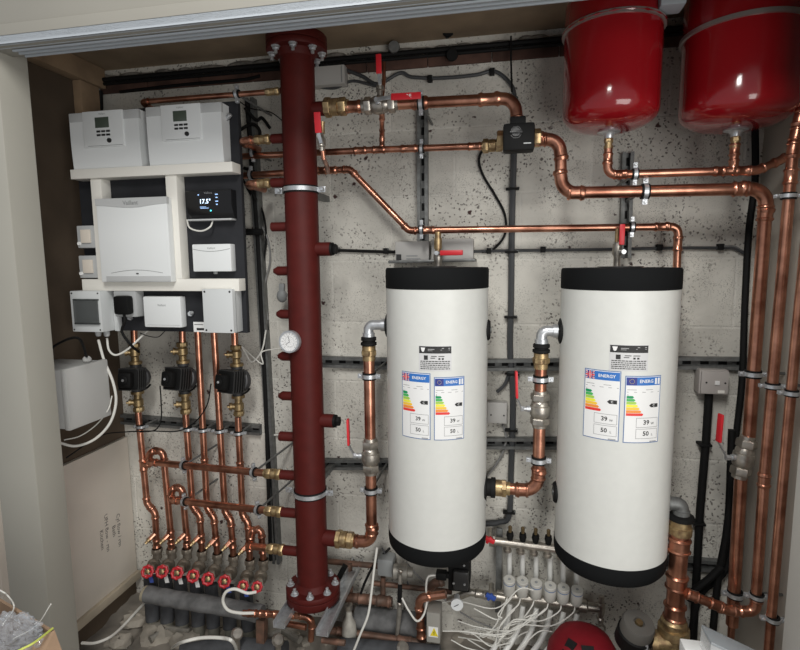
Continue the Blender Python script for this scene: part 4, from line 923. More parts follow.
for c, R, k in ((c1_, R1, 'left'), (c2_, R2, 'right')):
    L3 = ((402.5, 372.5, 430.5, 438.5), (434, 377, 464, 440), (419, 346, 451.5, 371)) if k == 'left' else ((584, 370, 620, 439.5), (624, 376, 659, 443), (609.5, 345, 648, 371))
    ck = c.copy(); 
    energy(ck, R, *lab(ck, R, *L3[0]), True, f'energy label with union flag on the {k} white cylinder')
    energy(ck, R, *lab(ck, R, *L3[1]), False, f'energy label with blue star flag on the {k} white cylinder')
    rating(ck, R, *lab(ck, R, *L3[2]), f'small rating plate with black heading on the {k} white cylinder')
def bung(c, R, side, px, py, label, rp=9):
    ang = side*PI/2; z = V(px, py, YK).z; d = Vector((side, 0, 0)); p = Vector((c.x+side*R, YK, z)); r = mm(rp, p)
    t = TH('rubber_bung', p, label, 'bung'); G().lathe(p, d, [(-0.004, r*1.05), (0.003, r*1.05), (0.008, r*0.9), (0.008, r*0.4)], 24).obj('grommet', rubber, t)
    G().lathe(p, d, [(0.007, r*0.35), (0.011, r*0.35), (0.012, r*0.25)], 14).obj('plug', zinc_dull, t); return p
bung(c1_, R1, 1, 489, 330, 'black rubber bung on the right side of the left cylinder', 10)
bung(c2_, R2, -1, 556, 492, 'black rubber bung low on the left side of the right cylinder', 10)
# ---- grey elbows + brass + copper risers
def riser(c, R, side, px, py, xr, ytop, lab_, ybr, r):
    z = V(px, py, YK).z; p = Vector((c.x+side*(R-0.003), YK, z)); e = V(xr, ytop, YK); ex = e.x
    t = TH('iron_elbow', p, f'grey iron elbow at the upper left side of the {lab_}', 'pipe fitting')
    pth, b = fillet([p, Vector((ex, YK, z)), Vector((ex, YK, z-0.035))], r*1.7)
    G().sweep(pth, r*0.88, 16).lathe(Vector((ex, YK, z-0.038)), (0, 0, 1), [(0, r*1.08), (0.012, r*1.08), (0.013, r)], 16).lathe(p, (side, 0, 0), [(0.010, r*.9), (0.010, r*1.1), (0.024, r*1.1), (0.024, r*.9)], 16).obj('elbow', zinc, t)
    G().lathe(p, (side, 0, 0), [(-0.002, r*2.1), (0.005, r*2.1), (0.009, r*1.5)], 24).obj('grommet', rubber, t)
    zz = z-0.038
    t = TH('dielectric_union', (ex, YK, zz-0.02), f'ribbed black and brass union under the iron elbow of the {lab_}', 'pipe fitting')
    G().lathe((ex, YK, zz), (0, 0, -1), [(0, r*1.1), (0.003, r*1.36), (0.012, r*1.36), (0.014, r*1.15), (0.017, r*1.15), (0.019, r*1.42), (0.027, r*1.42), (0.029, r*1.2)], 20).obj('black_nut', rubber, t)
    G().lathe((ex, YK, zz-0.030), (0, 0, -1), [(0, r*1.2), (0.014, r*1.2), (0.016, r*1.32), (0.030, r*1.32), (0.032, r*1.16), (0.048, r*1.12)], 20).hexa((ex, YK, zz-0.030), (0, 0, -1), 0.014, 0.030, r*1.42).obj('brass_body', brass, t)
    return ex, zz-0.07
rk = mm(5.6, V(369, 400, YK)); rk2 = rk
ex, zz = riser(c1_, R1, -1, 386, 325, 369, 360, 'left cylinder', 0, rk)
run('copper riser beside the left cylinder above its valve', [Vector((ex, YK, zz)), Vector((ex, YK, V(369, 445, YK).z))], rk)
zv = V(369.5, 456, YK).z
ball_valve('nickel ball valve with red lever beside the left cylinder', (ex, YK, zv), (0, 0, 1), rk*0.9, mm(34, V(369, 455, YK)), (-1, -0.1, 0), V(348.8, 445, YK-0.03), V(347.8, 419, YK-0.03))
clip('zinc clip on the riser beside the left cylinder, above its valve', (ex, YK, V(369, 376, YK).z), (0, 0, 1), rk, (ex, -0.001, V(369, 376, YK).z), (1, 0, 0))
clip('zinc clip on the riser beside the left cylinder, below its valve', (ex, YK, V(369, 490, YK).z), (0, 0, 1), rk, (ex, -0.001, V(369, 490, YK).z), (1, 0, 0))
zE = V(350, 540, YK).z
run('copper pipe from below the left valve bending into the foot of the red header', [Vector((ex, YK, V(369, 468, YK).z)), Vector((ex, YK, zE)), Vector((V(352, 540, YK).x, YK, zE))], rk, [(0, 0.82, 2.2)], R=rk*2.4)
G().lathe((hx, YH, zE), (1, 0, 0), [(HR*0.7, rk*1.45), (abs(V(337, 540, YH).x-hx), rk*1.45)], 22).obj('stub', oxide, HEAD)
union('large brass union at the lower right of the red header', Vector((V(345, 540, YK).x, YK, zE)), (1, 0, 0), rk*1.05, mm(20, V(345, 540, YK)))
ex2, zz2 = riser(c2_, R2, -1, 560, 331, 541, 360, 'right cylinder', 0, rk)
run('copper riser between the cylinders above its valve', [Vector((ex2, YK, zz2)), Vector((ex2, YK, V(539.5, 396, YK).z))], rk)
ball_valve('nickel ball valve with red lever between the two cylinders', (ex2, YK, V(540, 409, YK).z), (0, 0, 1), rk*0.9, mm(34, V(540, 409, YK)), (-1, -0.1, 0), V(516.8, 398, YK-0.03), V(516.2, 371, YK-0.03))
clip('zinc clip on the riser between the cylinders, above its valve', (ex2, YK, V(540, 379, YK).z), (0, 0, 1), rk, (ex2, -0.001, V(540, 379, YK).z), (1, 0, 0))
clip('zinc clip on the riser between the cylinders, below its valve', (ex2, YK, V(539, 460, YK).z), (0, 0, 1), rk, (ex2, -0.001, V(539, 460, YK).z), (1, 0, 0))
zF = V(500, 488, YK).z
run('copper pipe bending from between the cylinders into the left cylinder', [Vector((ex2, YK, V(539, 421, YK).z)), Vector((ex2, YK, zF)), Vector((V(506, 488, YK).x, YK, zF))], rk, [(0, 0.75, 2.2), (1, 0.5, 2.2)], R=rk*2.4)
p = Vector((c1_.x+R1-0.004, YK, zF)); t = TH('dielectric_union', p, 'black and brass union low on the right side of the left cylinder', 'pipe fitting')
Lx = V(510, 488, YK).x-p.x
G().lathe(p, (1, 0, 0), [(0, rk*2.2), (0.006, rk*2.1), (0.008, rk*1.5), (Lx*0.25, rk*1.5), (Lx*0.25, rk*1.75), (Lx*0.42, rk*1.75), (Lx*0.44, rk*1.3)], 22).obj('black_nut', rubber, t)
G().lathe(p, (1, 0, 0), [(Lx*0.44, rk*1.4), (Lx*0.7, rk*1.4), (Lx*0.7, rk*1.15), (Lx, rk*1.15)], 20).hexa(p, (1, 0, 0), Lx*0.66, Lx*0.86, rk*1.55).obj('brass_body', brass, t)
# right cylinder foot: iron elbow, brass, thick copper, brass tee
YQ = YK-0.04
z = V(668, 503, YQ).z; p = Vector((c2_.x+R2-0.01, YQ, z)); ex3 = V(681, 520, YQ).x; rq = mm(8.6, V(680, 560, YQ))
t = TH('iron_elbow', p, 'grey iron elbow at the lower right side of the right cylinder', 'pipe fitting')
zq = V(681, 514, YQ).z
pth, _ = fillet([p, Vector((ex3, YQ, z)), Vector((ex3, YQ, zq))], rk*1.4)
G().sweep(pth, rk*1.05, 16).lathe((ex3, YQ, zq), (0, 0, 1), [(0, rk*1.25), (0.012, rk*1.25), (0.013, rk)], 16).obj('elbow', zinc_dull, t)
t = TH('dielectric_union', (ex3, YQ, zq-0.05), 'black and brass union at the lower right of the right cylinder', 'pipe fitting')
G().lathe((ex3, YQ, zq), (0, 0, -1), [(0, rq*1.0), (0.004, rq*1.35), (0.016, rq*1.35), (0.018, rq*1.1)], 20).obj('black_nut', rubber, t)
G().lathe((ex3, YQ, zq-0.018), (0, 0, -1), [(0, rq*1.12), (0.018, rq*1.12), (0.020, rq*1.25), (0.042, rq*1.22), (0.044, rq*1.08)], 20).obj('brass_body', brass, t)
zs = zq-0.062; zt_ = V(678, 620, YQ).z; exb = V(674, 620, YQ).x
run('thick copper pipe standing at the lower right of the right cylinder', [Vector((ex3, YQ, zs)), Vector((exb, YQ, zt_))], rq, [(0, 0.12, 1.8), (0, 0.55, 1.8), (0, 0.9, 2.0)])
run('thin copper pipe glimpsed behind the thick pipe at the right cylinder', [V(669, 520, -0.12), V(669, 552, -0.12)], 0.010); q_ = V(669, 540, -0.12); clip('zinc clip on the thin pipe behind the thick copper pipe', q_, (0, 0, 1), 0.010, (q_.x, -0.001, q_.z), (1, 0, 0))
t = TH('brass_tee', (exb, YQ, zt_), 'large brass valve tee at the foot of the thick right copper pipe', 'pipe fitting')
G().lathe((exb, YQ, zt_), (0, 0, -1), [(-0.01, rq*1.1), (0, rq*1.25), (0.004, rq*1.45), (0.020, rq*1.45), (0.022, rq*1.7), (0.045, rq*1.75), (0.05, rq*1.3), (0.09, rq*1.2), (0.16, rq*1.2)], 24).obj('body', brass, t)
G().lathe((exb, YQ, zt_-0.065), (-1, -0.1, -0.1), [(0, rq*1.15), (0.05, rq*1.15), (0.052, rq*1.4), (0.07, rq*1.4)], 20).obj('branch', brass, t)
G().torus((exb-0.085, YQ-0.02, zt_-0.05), (1, 0, 0.0), 0.042, 0.006, 24, 8).obj('gasket_ring', nickel, t)
# ================================================================== LEFT PUMPS AND VERTICAL PIPES
YP = -0.12
rp = mm(3.25, V(200, 400, YP))
def pump(xp, y0, y1, mx, my, label, lead):
    Pm = V(xp, (y0+y1)/2, YP); t = TH('circulating_pump', Pm, label, 'pump'); zt = V(xp, y0, YP).z; zb = V(xp, y1, YP).z; s = 0.026
    # volute with flanges
    vc = Pm+Vector((0.012, -0.002, 0)); md = (V(mx, my, YP-0.085)-vc).normalized()
    G().lathe((Pm.x, YP, zb), (0, 0, 1), [(0, 0.020), (0.010, 0.021), (0.014, 0.015), (zt-zb-0.014, 0.015), (zt-zb-0.010, 0.021), (zt-zb, 0.020)], 20).lathe(vc-md*0.012, md, [(-0.004, 0.034), (0, 0.042), (0.020, 0.044), (0.024, 0.040)], 28).obj('volute', mat('pump_cast', (0.05, 0.05, 0.052), 0.5, 0.2), t)
    G().lathe(vc-md*0.012, -md, [(0.003, 0.033), (0.006, 0.030)], 24).obj('silver_plate', zinc, t)
    G().torus(vc-md*0.004+Vector((0.004, 0, 0)), md, 0.047, 0.004, 24, 6, -2.2, 1.8).obj('rim', black, t)
    up = Vector((0, 0, 1)); c = vc+md*0.052
    G().bar(vc+md*0.010, vc+md*0.075, 0.078, 0.080, up, 0.012).obj('motor_housing', black, t)
    sd = md.cross(up).normalized()
    G().bar(vc+md*0.070, vc+md*0.100, 0.052, 0.056, up, 0.010).lathe(vc+md*0.100, md, [(-0.002, 0.016), (0.004, 0.016), (0.006, 0.012)], 18).obj('control_head', black, t)
    g = G()
    for k in range(5): g.bar(vc+md*(0.018+0.012*k), vc+md*(0.022+0.012*k), 0.080, 0.083, up, 0.001)
    g.obj('fins', mat('satin_black', (0.03, 0.03, 0.03), 0.3), t)
    G().lathe(vc+md*0.106, md, [(0, 0.005), (0.002, 0.004)], 12).obj('screw', zinc, t)
    # two brass isolating valves
    for (zz, sg, nm) in ((zt, 1, 'above'), (zb, -1, 'below')):
        tt = TH('isolating_valve', (Pm.x, YP, zz), f'dull brass isolating valve {nm} the {lead}', 'valve'); H = mm(21, Pm)
        G().lathe((Pm.x, YP, zz), (0, 0, sg), [(0, 0.024), (0.010, 0.024), (0.012, 0.014), (H*0.35, 0.014), (H*0.42, 0.019), (H*0.70, 0.019), (H*0.76, 0.014), (H*0.80, 0.018), (H, 0.018)], 20).obj('body', brass_old, tt)
        G().hexa((Pm.x, YP, zz), (0, 0, sg), H*0.78, H*1.0, 0.0205).obj('nut', brass_old, tt)
        q = Vector((Pm.x, YP, zz+sg*H*0.55)); dd = Vector((-0.75, -0.6, 0.1)).normalized()
        G().lathe(q, dd, [(0, 0.011), (0.026, 0.011), (0.026, 0.014), (0.034, 0.014)], 14).bar(q+dd*0.034, q+dd*0.042, 0.022, 0.006, (0, 0, 1), 0.001).obj('spindle', brass_old, tt)
    return zt, zb
pump(136.5, 364, 391, 126, 380, 'black circulating pump at the left, under the socket', 'left pump')
pump(184, 363, 393, 169, 379, 'black circulating pump in the middle, under the gateway box', 'middle pump')
pump(237.5, 366, 395, 222, 382, 'black circulating pump at the right, under the large junction box', 'right pump')
L1 = dict(Y=YP)
def vp(*pp): return [V(x, y, YP) for x, y in pp]
names = ['first', 'second', 'third', 'fourth', 'fifth', 'sixth', 'seventh', 'eighth']
def prun(label, pp, fit=(), r=None, Rb=None): return run(label, [V(*q) if len(q) == 3 else V(q[0], q[1], YP) for q in pp], r or rp, fit, R=Rb or rp*1.7)
run('short copper pipe from the board down to the left pump', vp((133.5, 322), (134.5, 343)), rp)
run('short copper pipe from the board down to the middle pump', vp((182, 322), (182.5, 343)), rp)
run('short copper pipe from the board down to the right pump', vp((234, 322), (235, 346)), rp)
bot = [(157, 551), (171.5, 551), (187, 551), (202, 553), (217.5, 556), (233.5, 558), (250, 562), (263.5, 562)]
prun('copper pipe from the left pump down with a small offset, first of the row', [(138, 411), (147, 503), (155, 513), bot[0]], [(0, 0.58, 4, V(160, 462, YP)), (2, 0.8, 3)])
prun('copper pipe hooking over from the first pump pipe, second of the row', [(149, 463), (150, 452), (163, 450), (171, 535), bot[1]], [(3, 0.7, 3)], Rb=rp*1.9)
prun('copper pipe hooking over at the lower branch, third of the row', [(171, 500), (172, 489), (182, 487), (187, 540), bot[2]], [(3, 0.2, 3)], Rb=rp*1.9)
prun('copper pipe from the middle pump down with a small offset, fourth of the row', [(185.5, 413), (192.5, 506), (200, 516), bot[3]], [(2, 0.6, 3)])
prun('copper pipe rising behind the board between the pumps, fifth of the row', [(196, 300), (207, 507), (214, 518), bot[4]], [(0, 0.78, 3), (2, 0.6, 3)])
prun('copper pipe rising behind the board beside the right pump, sixth of the row', [(212, 300), (225, 511), (231, 521), bot[5]], [(2, 0.6, 3)])
prun('copper pipe from the right pump down with a small offset, seventh of the row', [(238, 417), (242.5, 514), (248, 523), bot[6]], [(0, 0.5, 3), (2, 0.6, 3)])
prun('short copper pipe hooking over beside the red header foot, last of the row', [(251, 546), (252, 531), (261, 529), bot[7]], [(2, 0.6, 3)], Rb=rp*1.8)
def branch(y, x0, xs, lb, bl, y0, Yp=YP):
    e = V(xs, y, YH); z = e.z; r = rp*1.05
    G().lathe((hx, YH, z), (-1, 0, 0), [(HR*0.7, r*1.3), (abs(e.x-hx), r*1.3)], 18).obj('stub', oxide, HEAD)
    b = V(xs-8, y-1, YH); b.z = z; union(bl, b, (-1, 0, 0), r*0.95, mm(19, b))
    a = V(x0, y0, YP-0.015); run(lb, [b, a], r, [(0, 0.97, 3)])
    return a, b
a1_, b1_ = branch(474.5, 150, 281, 'upper of the two long copper branches crossing to the red header', 'brass union on the red header at the upper long branch', 462)
a2_, b2_ = branch(512, 172, 282, 'lower of the two long copper branches crossing to the red header', 'brass union on the red header at the lower long branch', 500)
a3_, b3_ = branch(550, 250, 284, 'short copper branch crossing to the foot of the red header', 'brass union on the red header at the short low branch', 546)
for (a_, b_, f, lb, bk) in ((a1_, b1_, .30, 'left zinc clip on the upper long copper branch', (30, -20)), (a1_, b1_, .86, 'right zinc clip on the upper long copper branch, nearer the red header', (18, -18)), (a2_, b2_, .14, 'left zinc clip on the lower long copper branch', (20, -16)), (a2_, b2_, .86, 'right zinc clip on the lower long copper branch, nearer the red header', (18, -20))):
    p = a_.lerp(b_, f); clip(lb, p, b_-a_, rp*1.05, p+Vector((0.05, -p.y-0.001, 0.03)), None)
dv5 = (V(142, 440, YP)-V(138, 400, YP)).normalized()
for (x, y, lb) in ((141, 426.5, 'zinc clip on the pipe under the left pump'), (188, 429, 'zinc clip on the pipe under the middle pump'), (203, 430, 'zinc clip on the fifth pipe, right of the middle pump pipe'), (219.5, 431, 'zinc clip on the sixth pipe, left of the right pump pipe'), (238.5, 433, 'zinc clip on the pipe under the right pump')):
    p = V(x, y, YP); clip(lb, p, dv5, rp, (p.x, -0.02, p.z), None)
# drain cocks, valve bodies, red wheels, lagged drops
wh = [(147.5, 571.5), (162, 571.5), (177, 573), (193, 576), (208, 579), (224.5, 581.5), (243, 586), (257, 587)]
ordn = ['leftmost', 'second from left', 'third from left', 'fourth from left', 'fifth from left', 'sixth from left', 'seventh from left', 'rightmost']
for i, ((x, y), (wx, wy)) in enumerate(zip(bot, wh)):
    b = V(x, y, YP)
    # drain cock on the pipe
    q = V(x-0.5, y-19, YP); e = V(x-10, y-9, YP-0.03)
    if i != 7:
        t = TH('drain_cock', q, f'small brass drain cock on the copper row, {ordn[i]} of seven', 'drain cock')
        G().sweep([q, q.lerp(e, 0.75)], 0.009, 10).obj('spout', copper, t); G().lathe(q.lerp(e, 0.7), e-q, [(0, 0.009), (0.010, 0.009), (0.012, 0.006), (0.022, 0.006)], 12).obj('brass_end', brass, t)
    wc = V(wx, wy, -0.24)
    ad = Vector((0.25, -0.85, 0.40)).normalized()
    t = TH('wheel_valve', b, f'red wheel valve under the copper row, {ordn[i]} of eight', 'valve')
    vb = b+Vector((-0.004, -0.02, -0.05))
    G().lathe(b, (0, 0, -1), [(-0.012, 0.019), (0.008, 0.019), (0.010, 0.016), (0.03, 0.018)], 16).hexa(b, (0, 0, -1), -0.012, 0.008, 0.021).sph(vb, 0.026, (1, 1, 1.1), 14).sweep([vb, vb+(wc-vb)*0.55], [0.019, 0.016], 14).hexa(vb, wc-vb, (wc-vb).length*0.35, (wc-vb).length*0.6, 0.019).obj('body', mat('dusty_bronze', (0.30, 0.26, 0.21), 0.5, 0.6, 0.4, 50), t)
    G().sweep([vb+(wc-vb)*0.55, wc], 0.007, 10).lathe(wc, ad, [(-0.004, 0.009), (0.006, 0.009), (0.008, 0.005)], 12).obj('spindle', brass_old, t)
    wr = mm(4.9, wc) if i < 6 else mm(4.3, wc)
    up = ad.orthogonal().normalized(); e2 = ad.cross(up); g = G(); n = 40; vs = []; m_ = 8
    for k in range(n):
        a = 2*PI*k/n; R_ = wr*(1+0.07*math.cos(8*a)); d_ = up*math.cos(a)+e2*math.sin(a)
        for j in range(m_):
            b_ = 2*PI*j/m_; vs.append(wc+d_*(R_+wr*0.30*math.cos(b_))+ad*wr*0.28*math.sin(b_))
    g.add(vs, [(k*m_+j, k*m_+(j+1) % m_, ((k+1) % n)*m_+(j+1) % m_, ((k+1) % n)*m_+j) for k in range(n) for j in range(m_)])
    for k in range(4):
        a = PI/4+PI/2*k; d_ = up*math.cos(a)+e2*math.sin(a); g.bar(wc+d_*wr*0.2, wc+d_*wr*0.95, wr*0.26, wr*0.2, ad)
    g.obj('handwheel', wheelred, t)
    if i in (0, 1, 2, 3, 5, 6):
        tg = wc+Vector((0.004*(i % 2), 0.012, -wr-0.003)); c_ = mat('blue_tag', (0.05, 0.09, 0.35), 0.6) if i in (0, 5, 6) else paper
        G().bar(tg, tg+Vector((0.006, 0.0, -0.030)), 0.016, 0.002, (0, 1, 0)).obj('tag', c_, t)
    # lagged drop
    if i < 7:
        xt = wx+3; xb_ = wx+5.5; p0 = V(xt, wy+5, -0.16); p1 = V(xb_, 620+i*1.6, -0.19)
        t = TH('lagged_pipe', p1, f'grey lagged pipe dropping to the floor under the {ordn[i]} red wheel', 'pipe')
        rr = mm(6.6, p0); G().sweep([p0, p0.lerp(p1, 0.5)+Vector((0, 0.005*(i % 2), 0)), p1], [rr*0.95, rr*1.05, rr], 14).obj('lagging', lag_dark, t)
        q1 = Vector((p1.x, p1.y, FZ)); G().sweep([p1+Vector((0, 0, 0.01)), q1], rr*0.82, 14).obj('sleeve', mat('dusty_sleeve', (0.25, 0.24, 0.20), 0.8, 0, 0.3, 30), t)
p0 = V(147, 594, -0.25); p1 = V(262, 614, -0.25); t = TH('lagged_pipe', p0, 'thick pale grey lagged pipe lying across in front of the lagged drops', 'pipe')
rr = mm(8.3, V(200, 605, -0.27)); P = smooth([p0, V(180, 600, -0.25), V(225, 607, -0.25), p1], 8); G().sweep(P, [rr*(1+0.04*math.sin(k*1.7)) for k in range(len(P))], 18).obj('lagging', lagging, t)
G().sweep([p0+Vector((-0.012, 0, 0.001)), p0], rr*0.93, 18).obj('foam_end', mat('foam_buff', (0.32, 0.28, 0.20), 0.9), t)
G().bar(V(262, 618, -0.27), V(262, 646, -0.27), 0.03, 0.03, (0, 1, 0)).obj('support', copper_old, t)
t = TH('lagged_pipe', VZ(150, 648, FZ+0.05), 'dark lagged pipe lying on the floor at the bottom below the row', 'pipe')
G().sweep([VZ(180, 658, FZ+0.045), VZ(230, 650, FZ+0.045), VZ(285, 655, FZ+0.045)], 0.045, 16).obj('lagging', lag_dark, t)
cable('white hose looping in front of the lagged pipe by the seventh wheel', [V(256, 592, -0.30), V(247, 593, -0.32), V(235, 589, -0.33), V(226, 592, -0.34), V(223, 601, -0.34), V(228, 610, -0.34), V(240, 613, -0.33), V(254, 613, -0.31)], 0.0052, wcable)
cable('white cable arched over the floor in front of the lagged drops', [VZ(172, 648, FZ+0.02), V(180, 643, -0.5), V(200, 638, -0.5), V(222, 638, -0.5), V(233, 642, -0.5), VZ(238, 655, FZ+0.03)], 0.0052, wcable)
cable('white cable coming over the rubble from the left panel', [V(82, 643, -0.55), V(95, 643, -0.5), V(110, 637, -0.45), V(122, 627, -0.38), V(135, 613, -0.3), V(147, 600, -0.2)], 0.0045, wcable)
# ================================================================== BOTTOM CENTRE
def lowpipe(label, pts, r, m, nm='copper_pipe', **k): return run(label, pts, r, m=m, name=nm, **k)
lowpipe('bright copper pipe low across in front of the flange feet, with solder rings', [V(243, 613, -0.30), V(290, 615, -0.30), V(312, 617, -0.30), V(311, 640, -0.29)], 0.011, copper, fit=[(0, .2, 3), (0, .45, 3), (0, .75, 3)])
lowpipe('second bright copper pipe just below the flange feet pipe', [V(284, 623, -0.28), V(306, 627, -0.28)], 0.011, copper)
lowpipe('old brown copper pipe high on the wall behind the header foot', [V(325, 561, -0.05), V(398, 568, -0.05)], 0.011, copper_old)
lowpipe('old upright copper pipe right of the header foot with tee at the top', [V(348.5, 563, -0.06), V(349.5, 612, -0.06)], 0.015, copper_old)
lowpipe('old brown copper pipe crossing behind at the level of the flange', [V(338, 596, -0.08), V(392, 602, -0.08)], 0.017, copper_old, fit=[(0, .5, 3), (0, .85, 3)])
lowpipe('old dull pipe crossing to the black pump at mid height', [V(373, 583, -0.05), V(452, 592, -0.05)], 0.010, copper_old)
lowpipe('long old copper pipe near the floor in front of the lagging', [V(322, 629, -0.15), V(426, 644, -0.15)], 0.014, copper_old, fit=[(0, .2, 3), (0, .8, 4)])
t = TH('lagged_pipe', V(360, 621, -0.08), 'thick grey lagged pipe low behind, right of the header foot', 'pipe'); G().sweep([V(356, 618, -0.08), V(436, 627, -0.08)], 0.045, 18).obj('lagging', lagging, t)
t = TH('lagged_pipe', V(350, 645, -0.2), 'dark lagged pipe on the floor below the long old copper pipe', 'pipe'); G().sweep([V(340, 648, -0.2), V(440, 656, -0.2)], 0.035, 18).obj('lagging', lag_dark, t)
t = TH('air_vent', V(350, 642, -0.16), 'grey white jar shaped air vent right of the header foot', 'air vent'); p = V(349.5, 641, -0.16)
G().lathe(p, (0, 0, 1), [(0, 0.020), (0.004, 0.026), (0.035, 0.028), (0.075, 0.024), (0.095, 0.013), (0.125, 0.010)], 20).obj('jar', mat('frosted_grey', (0.45, 0.43, 0.38), 0.5, 0, 0.3, 40), t)
G().lathe(p+Vector((0, 0, 0.125)), (0, 0, 1), [(0, 0.014), (0.02, 0.014), (0.022, 0.009)], 16).obj('cap', nickel, t)
t = TH('filter_body', V(379, 572, -0.08), 'square grey plastic junction piece left below the left cylinder', 'fitting'); a, b, c, d = bx(377, 560, 393, 577, -0.09)
G().box((a, -0.09, c), (b, -0.03, d), 0.008).obj('housing', grey_mid, t); lowpipe('short old pipe rising from the grey junction piece', [V(383, 577, -0.06), V(383, 598, -0.06)], 0.010, copper_old)
for (x, y, lb) in ((402, 572, 'round grey metal fitting below the left cylinder'),):
    p = V(x, y, -0.10); t = TH('metal_coupling', p, lb, 'pipe fitting'); G().lathe(p, (1, 0.1, 0), [(-0.035, 0.016), (-0.03, 0.028), (0.02, 0.030), (0.022, 0.018), (0.04, 0.018)], 20).obj('body', mat('dusty_steel', (0.36, 0.34, 0.30), 0.5, 0.5, 0.3, 40), t)
t = TH('slim_valve', V(400, 600, -0.14), 'slim upright valve with black slot below the left cylinder', 'valve')
G().sweep([V(400, 574, -0.14), V(399.5, 612, -0.14), V(397, 636, -0.14)], [0.007, 0.009, 0.007], 12).obj('tube', mat('dusty_steel', (0.36,)*3), t)
G().bar(V(400, 585, -0.15), V(399.5, 602, -0.15), 0.016, 0.012, (0, 1, 0), 0.003).obj('black_sleeve', black, t); G().sph(V(400.5, 571, -0.15), 0.009).sph(V(399.5, 604, -0.15), 0.009).obj('knobs', nickel, t)
lowpipe('copper pipe with elbow rising then turning right to the black pump', [V(421.5, 636, -0.17), V(419, 598, -0.17), V(446, 594, -0.17)], 0.014, copper, fit=[(0, .1, 3), (0, .6, 3)], R=0.03)
lowpipe('short copper bend behind the pump feed', [V(430, 590, -0.10), V(433, 583, -0.10), V(444, 582, -0.10)], 0.014, copper_old)
lowpipe('floor copper pipe running under the right cylinder side from the feed', [V(322, 640, -0.30), V(345, 643, -0.30)], 0.010, copper_old)
# pump under left cylinder
a, b, c, d = bx(448, 560, 469.5, 592, -0.14)
t = TH('underfloor_pump', ((a+b)/2, -0.1, c), 'black square circulating pump under the left cylinder with white lead', 'pump')
G().box((a, -0.14, c), (b, -0.03, d), 0.006).obj('housing', black, t); G().box((a+0.02, -0.165, c+0.02), (b-0.002, -0.14, d-0.03), 0.008).obj('motor_head', mat('satin_black', (0.03, 0.03, 0.03), 0.3), t)
for (fx, fz) in ((.25, .85), (.75, .85), (.3, .4), (.8, .4)): G().lathe((a+(b-a)*fx, -0.166 if fz < .6 else -0.141, c+(d-c)*fz), (0, -1, 0), [(0, 0.004), (0.002, 0.004)], 10).obj('screw', zinc, t)
a2, b2, c2, d2 = bx(436, 572, 446.5, 579, -0.15); G().box((a2, -0.16, c2), (b2, -0.13, d2), 0.004).box((b2, -0.15, c2+0.004), (a+0.005, -0.135, d2-0.004)).obj('connector', black, t)
cable('white pump lead looping from the black connector', [V(436, 575, -0.15), V(428, 577, -0.16), V(426, 588, -0.17), V(427, 600, -0.17), V(424, 614, -0.19), V(417, 621, -0.2), V(409, 611, -0.18), V(402, 598, -0.16)], 0.0036, wcable)
lowpipe('nickel manifold inlet pipe right of the black pump', [V(448, 601, -0.10), V(470, 592, -0.10), V(505, 598, -0.10)], 0.013, nickel, nm='nickel_pipe', fit=[(1, .3, 3), (1, .6, 3)], elbows=False)
p = V(457, 604, -0.17); t = TH('thermometer', p, 'oval white faced thermometer below the black pump', 'thermometer'); 
G().lathe(p, (0.1, -1, 0.1), [(-0.05, 0.010), (-0.004, 0.010), (-0.002, 0.021), (0.006, 0.021), (0.006, 0.018)], 24).obj('case', white_pl, t); G().lathe(p, (0.1, -1, 0.1), [(0.004, 0.018), (0.0055, 0.018)], 24).obj('dial_face', paper, t); G().bar(p+Vector((-0.010, -0.008, -0.006)), p+Vector((0.006, -0.008, 0.004)), 0.001, 0.003, (0, 1, 0)).obj('needle', ink, t)
for (x, y, cc, lb) in ((491, 597, mat('blue_handle', (0.03, 0.08, 0.35), 0.4), 'small blue valve handle left of the lower manifold bar'), (490, 540, lever, 'small red valve handle left of the upper manifold bar')):
    p = V(x, y, -0.12); t = TH('stopcock', p, lb, 'valve'); G().bar(p+Vector((-0.018, 0, 0.008)), p+Vector((0.016, 0, -0.006)), 0.016, 0.012, (0, 1, 0), 0.004).bar(p+Vector((-0.012, 0, -0.012)), p+Vector((0.004, 0, 0.012)), 0.010, 0.010, (0, 1, 0), 0.003).obj('handle', cc, t)
    G().lathe(p+Vector((0, 0.01, 0)), (0, 1, 0), [(0, 0.008), (0.06, 0.010)], 12).obj('stem', nickel, t)
a, b, c, d = bx(426.5, 613, 440, 643, -0.20); t = TH('warning_box', ((a+b)/2, -0.19, c), 'grey box with yellow triangle warning label below the black pump', 'junction box')
G().box((a, -0.20, c), (b, -0.13, d), 0.004).obj('housing', mat('dusty_grey_box', (0.30, 0.29, 0.26), 0.7), t)
sa, sb, sc_, sd = bx(428.5, 627, 438, 637, -0.2005); G().box((sa, -0.2008, sc_), (sb, -0.1995, sd)).obj('label', paper, t)
m0 = (sa+sb)/2+0.003; 
G().prism([Vector((m0-0.014, -0.2012, sc_+0.004)), Vector((m0+0.014, -0.2012, sc_+0.004)), Vector((m0, -0.2012, sd-0.002))], (0, 0.0004, 0)).obj('yellow_triangle', mat('hazard_yellow', (0.75, 0.6, 0.03), 0.5), t)
G().prism([Vector((m0-0.002, -0.2016, sc_+0.008)), Vector((m0+0.003, -0.2016, sc_+0.014)), Vector((m0, -0.2016, sc_+0.014)), Vector((m0+0.002, -0.2016, sd-0.010)), Vector((m0-0.003, -0.2016, sc_+0.015)), Vector((m0, -0.2016, sc_+0.015))], (0, 0.0003, 0)).obj('bolt_symbol', ink, t)
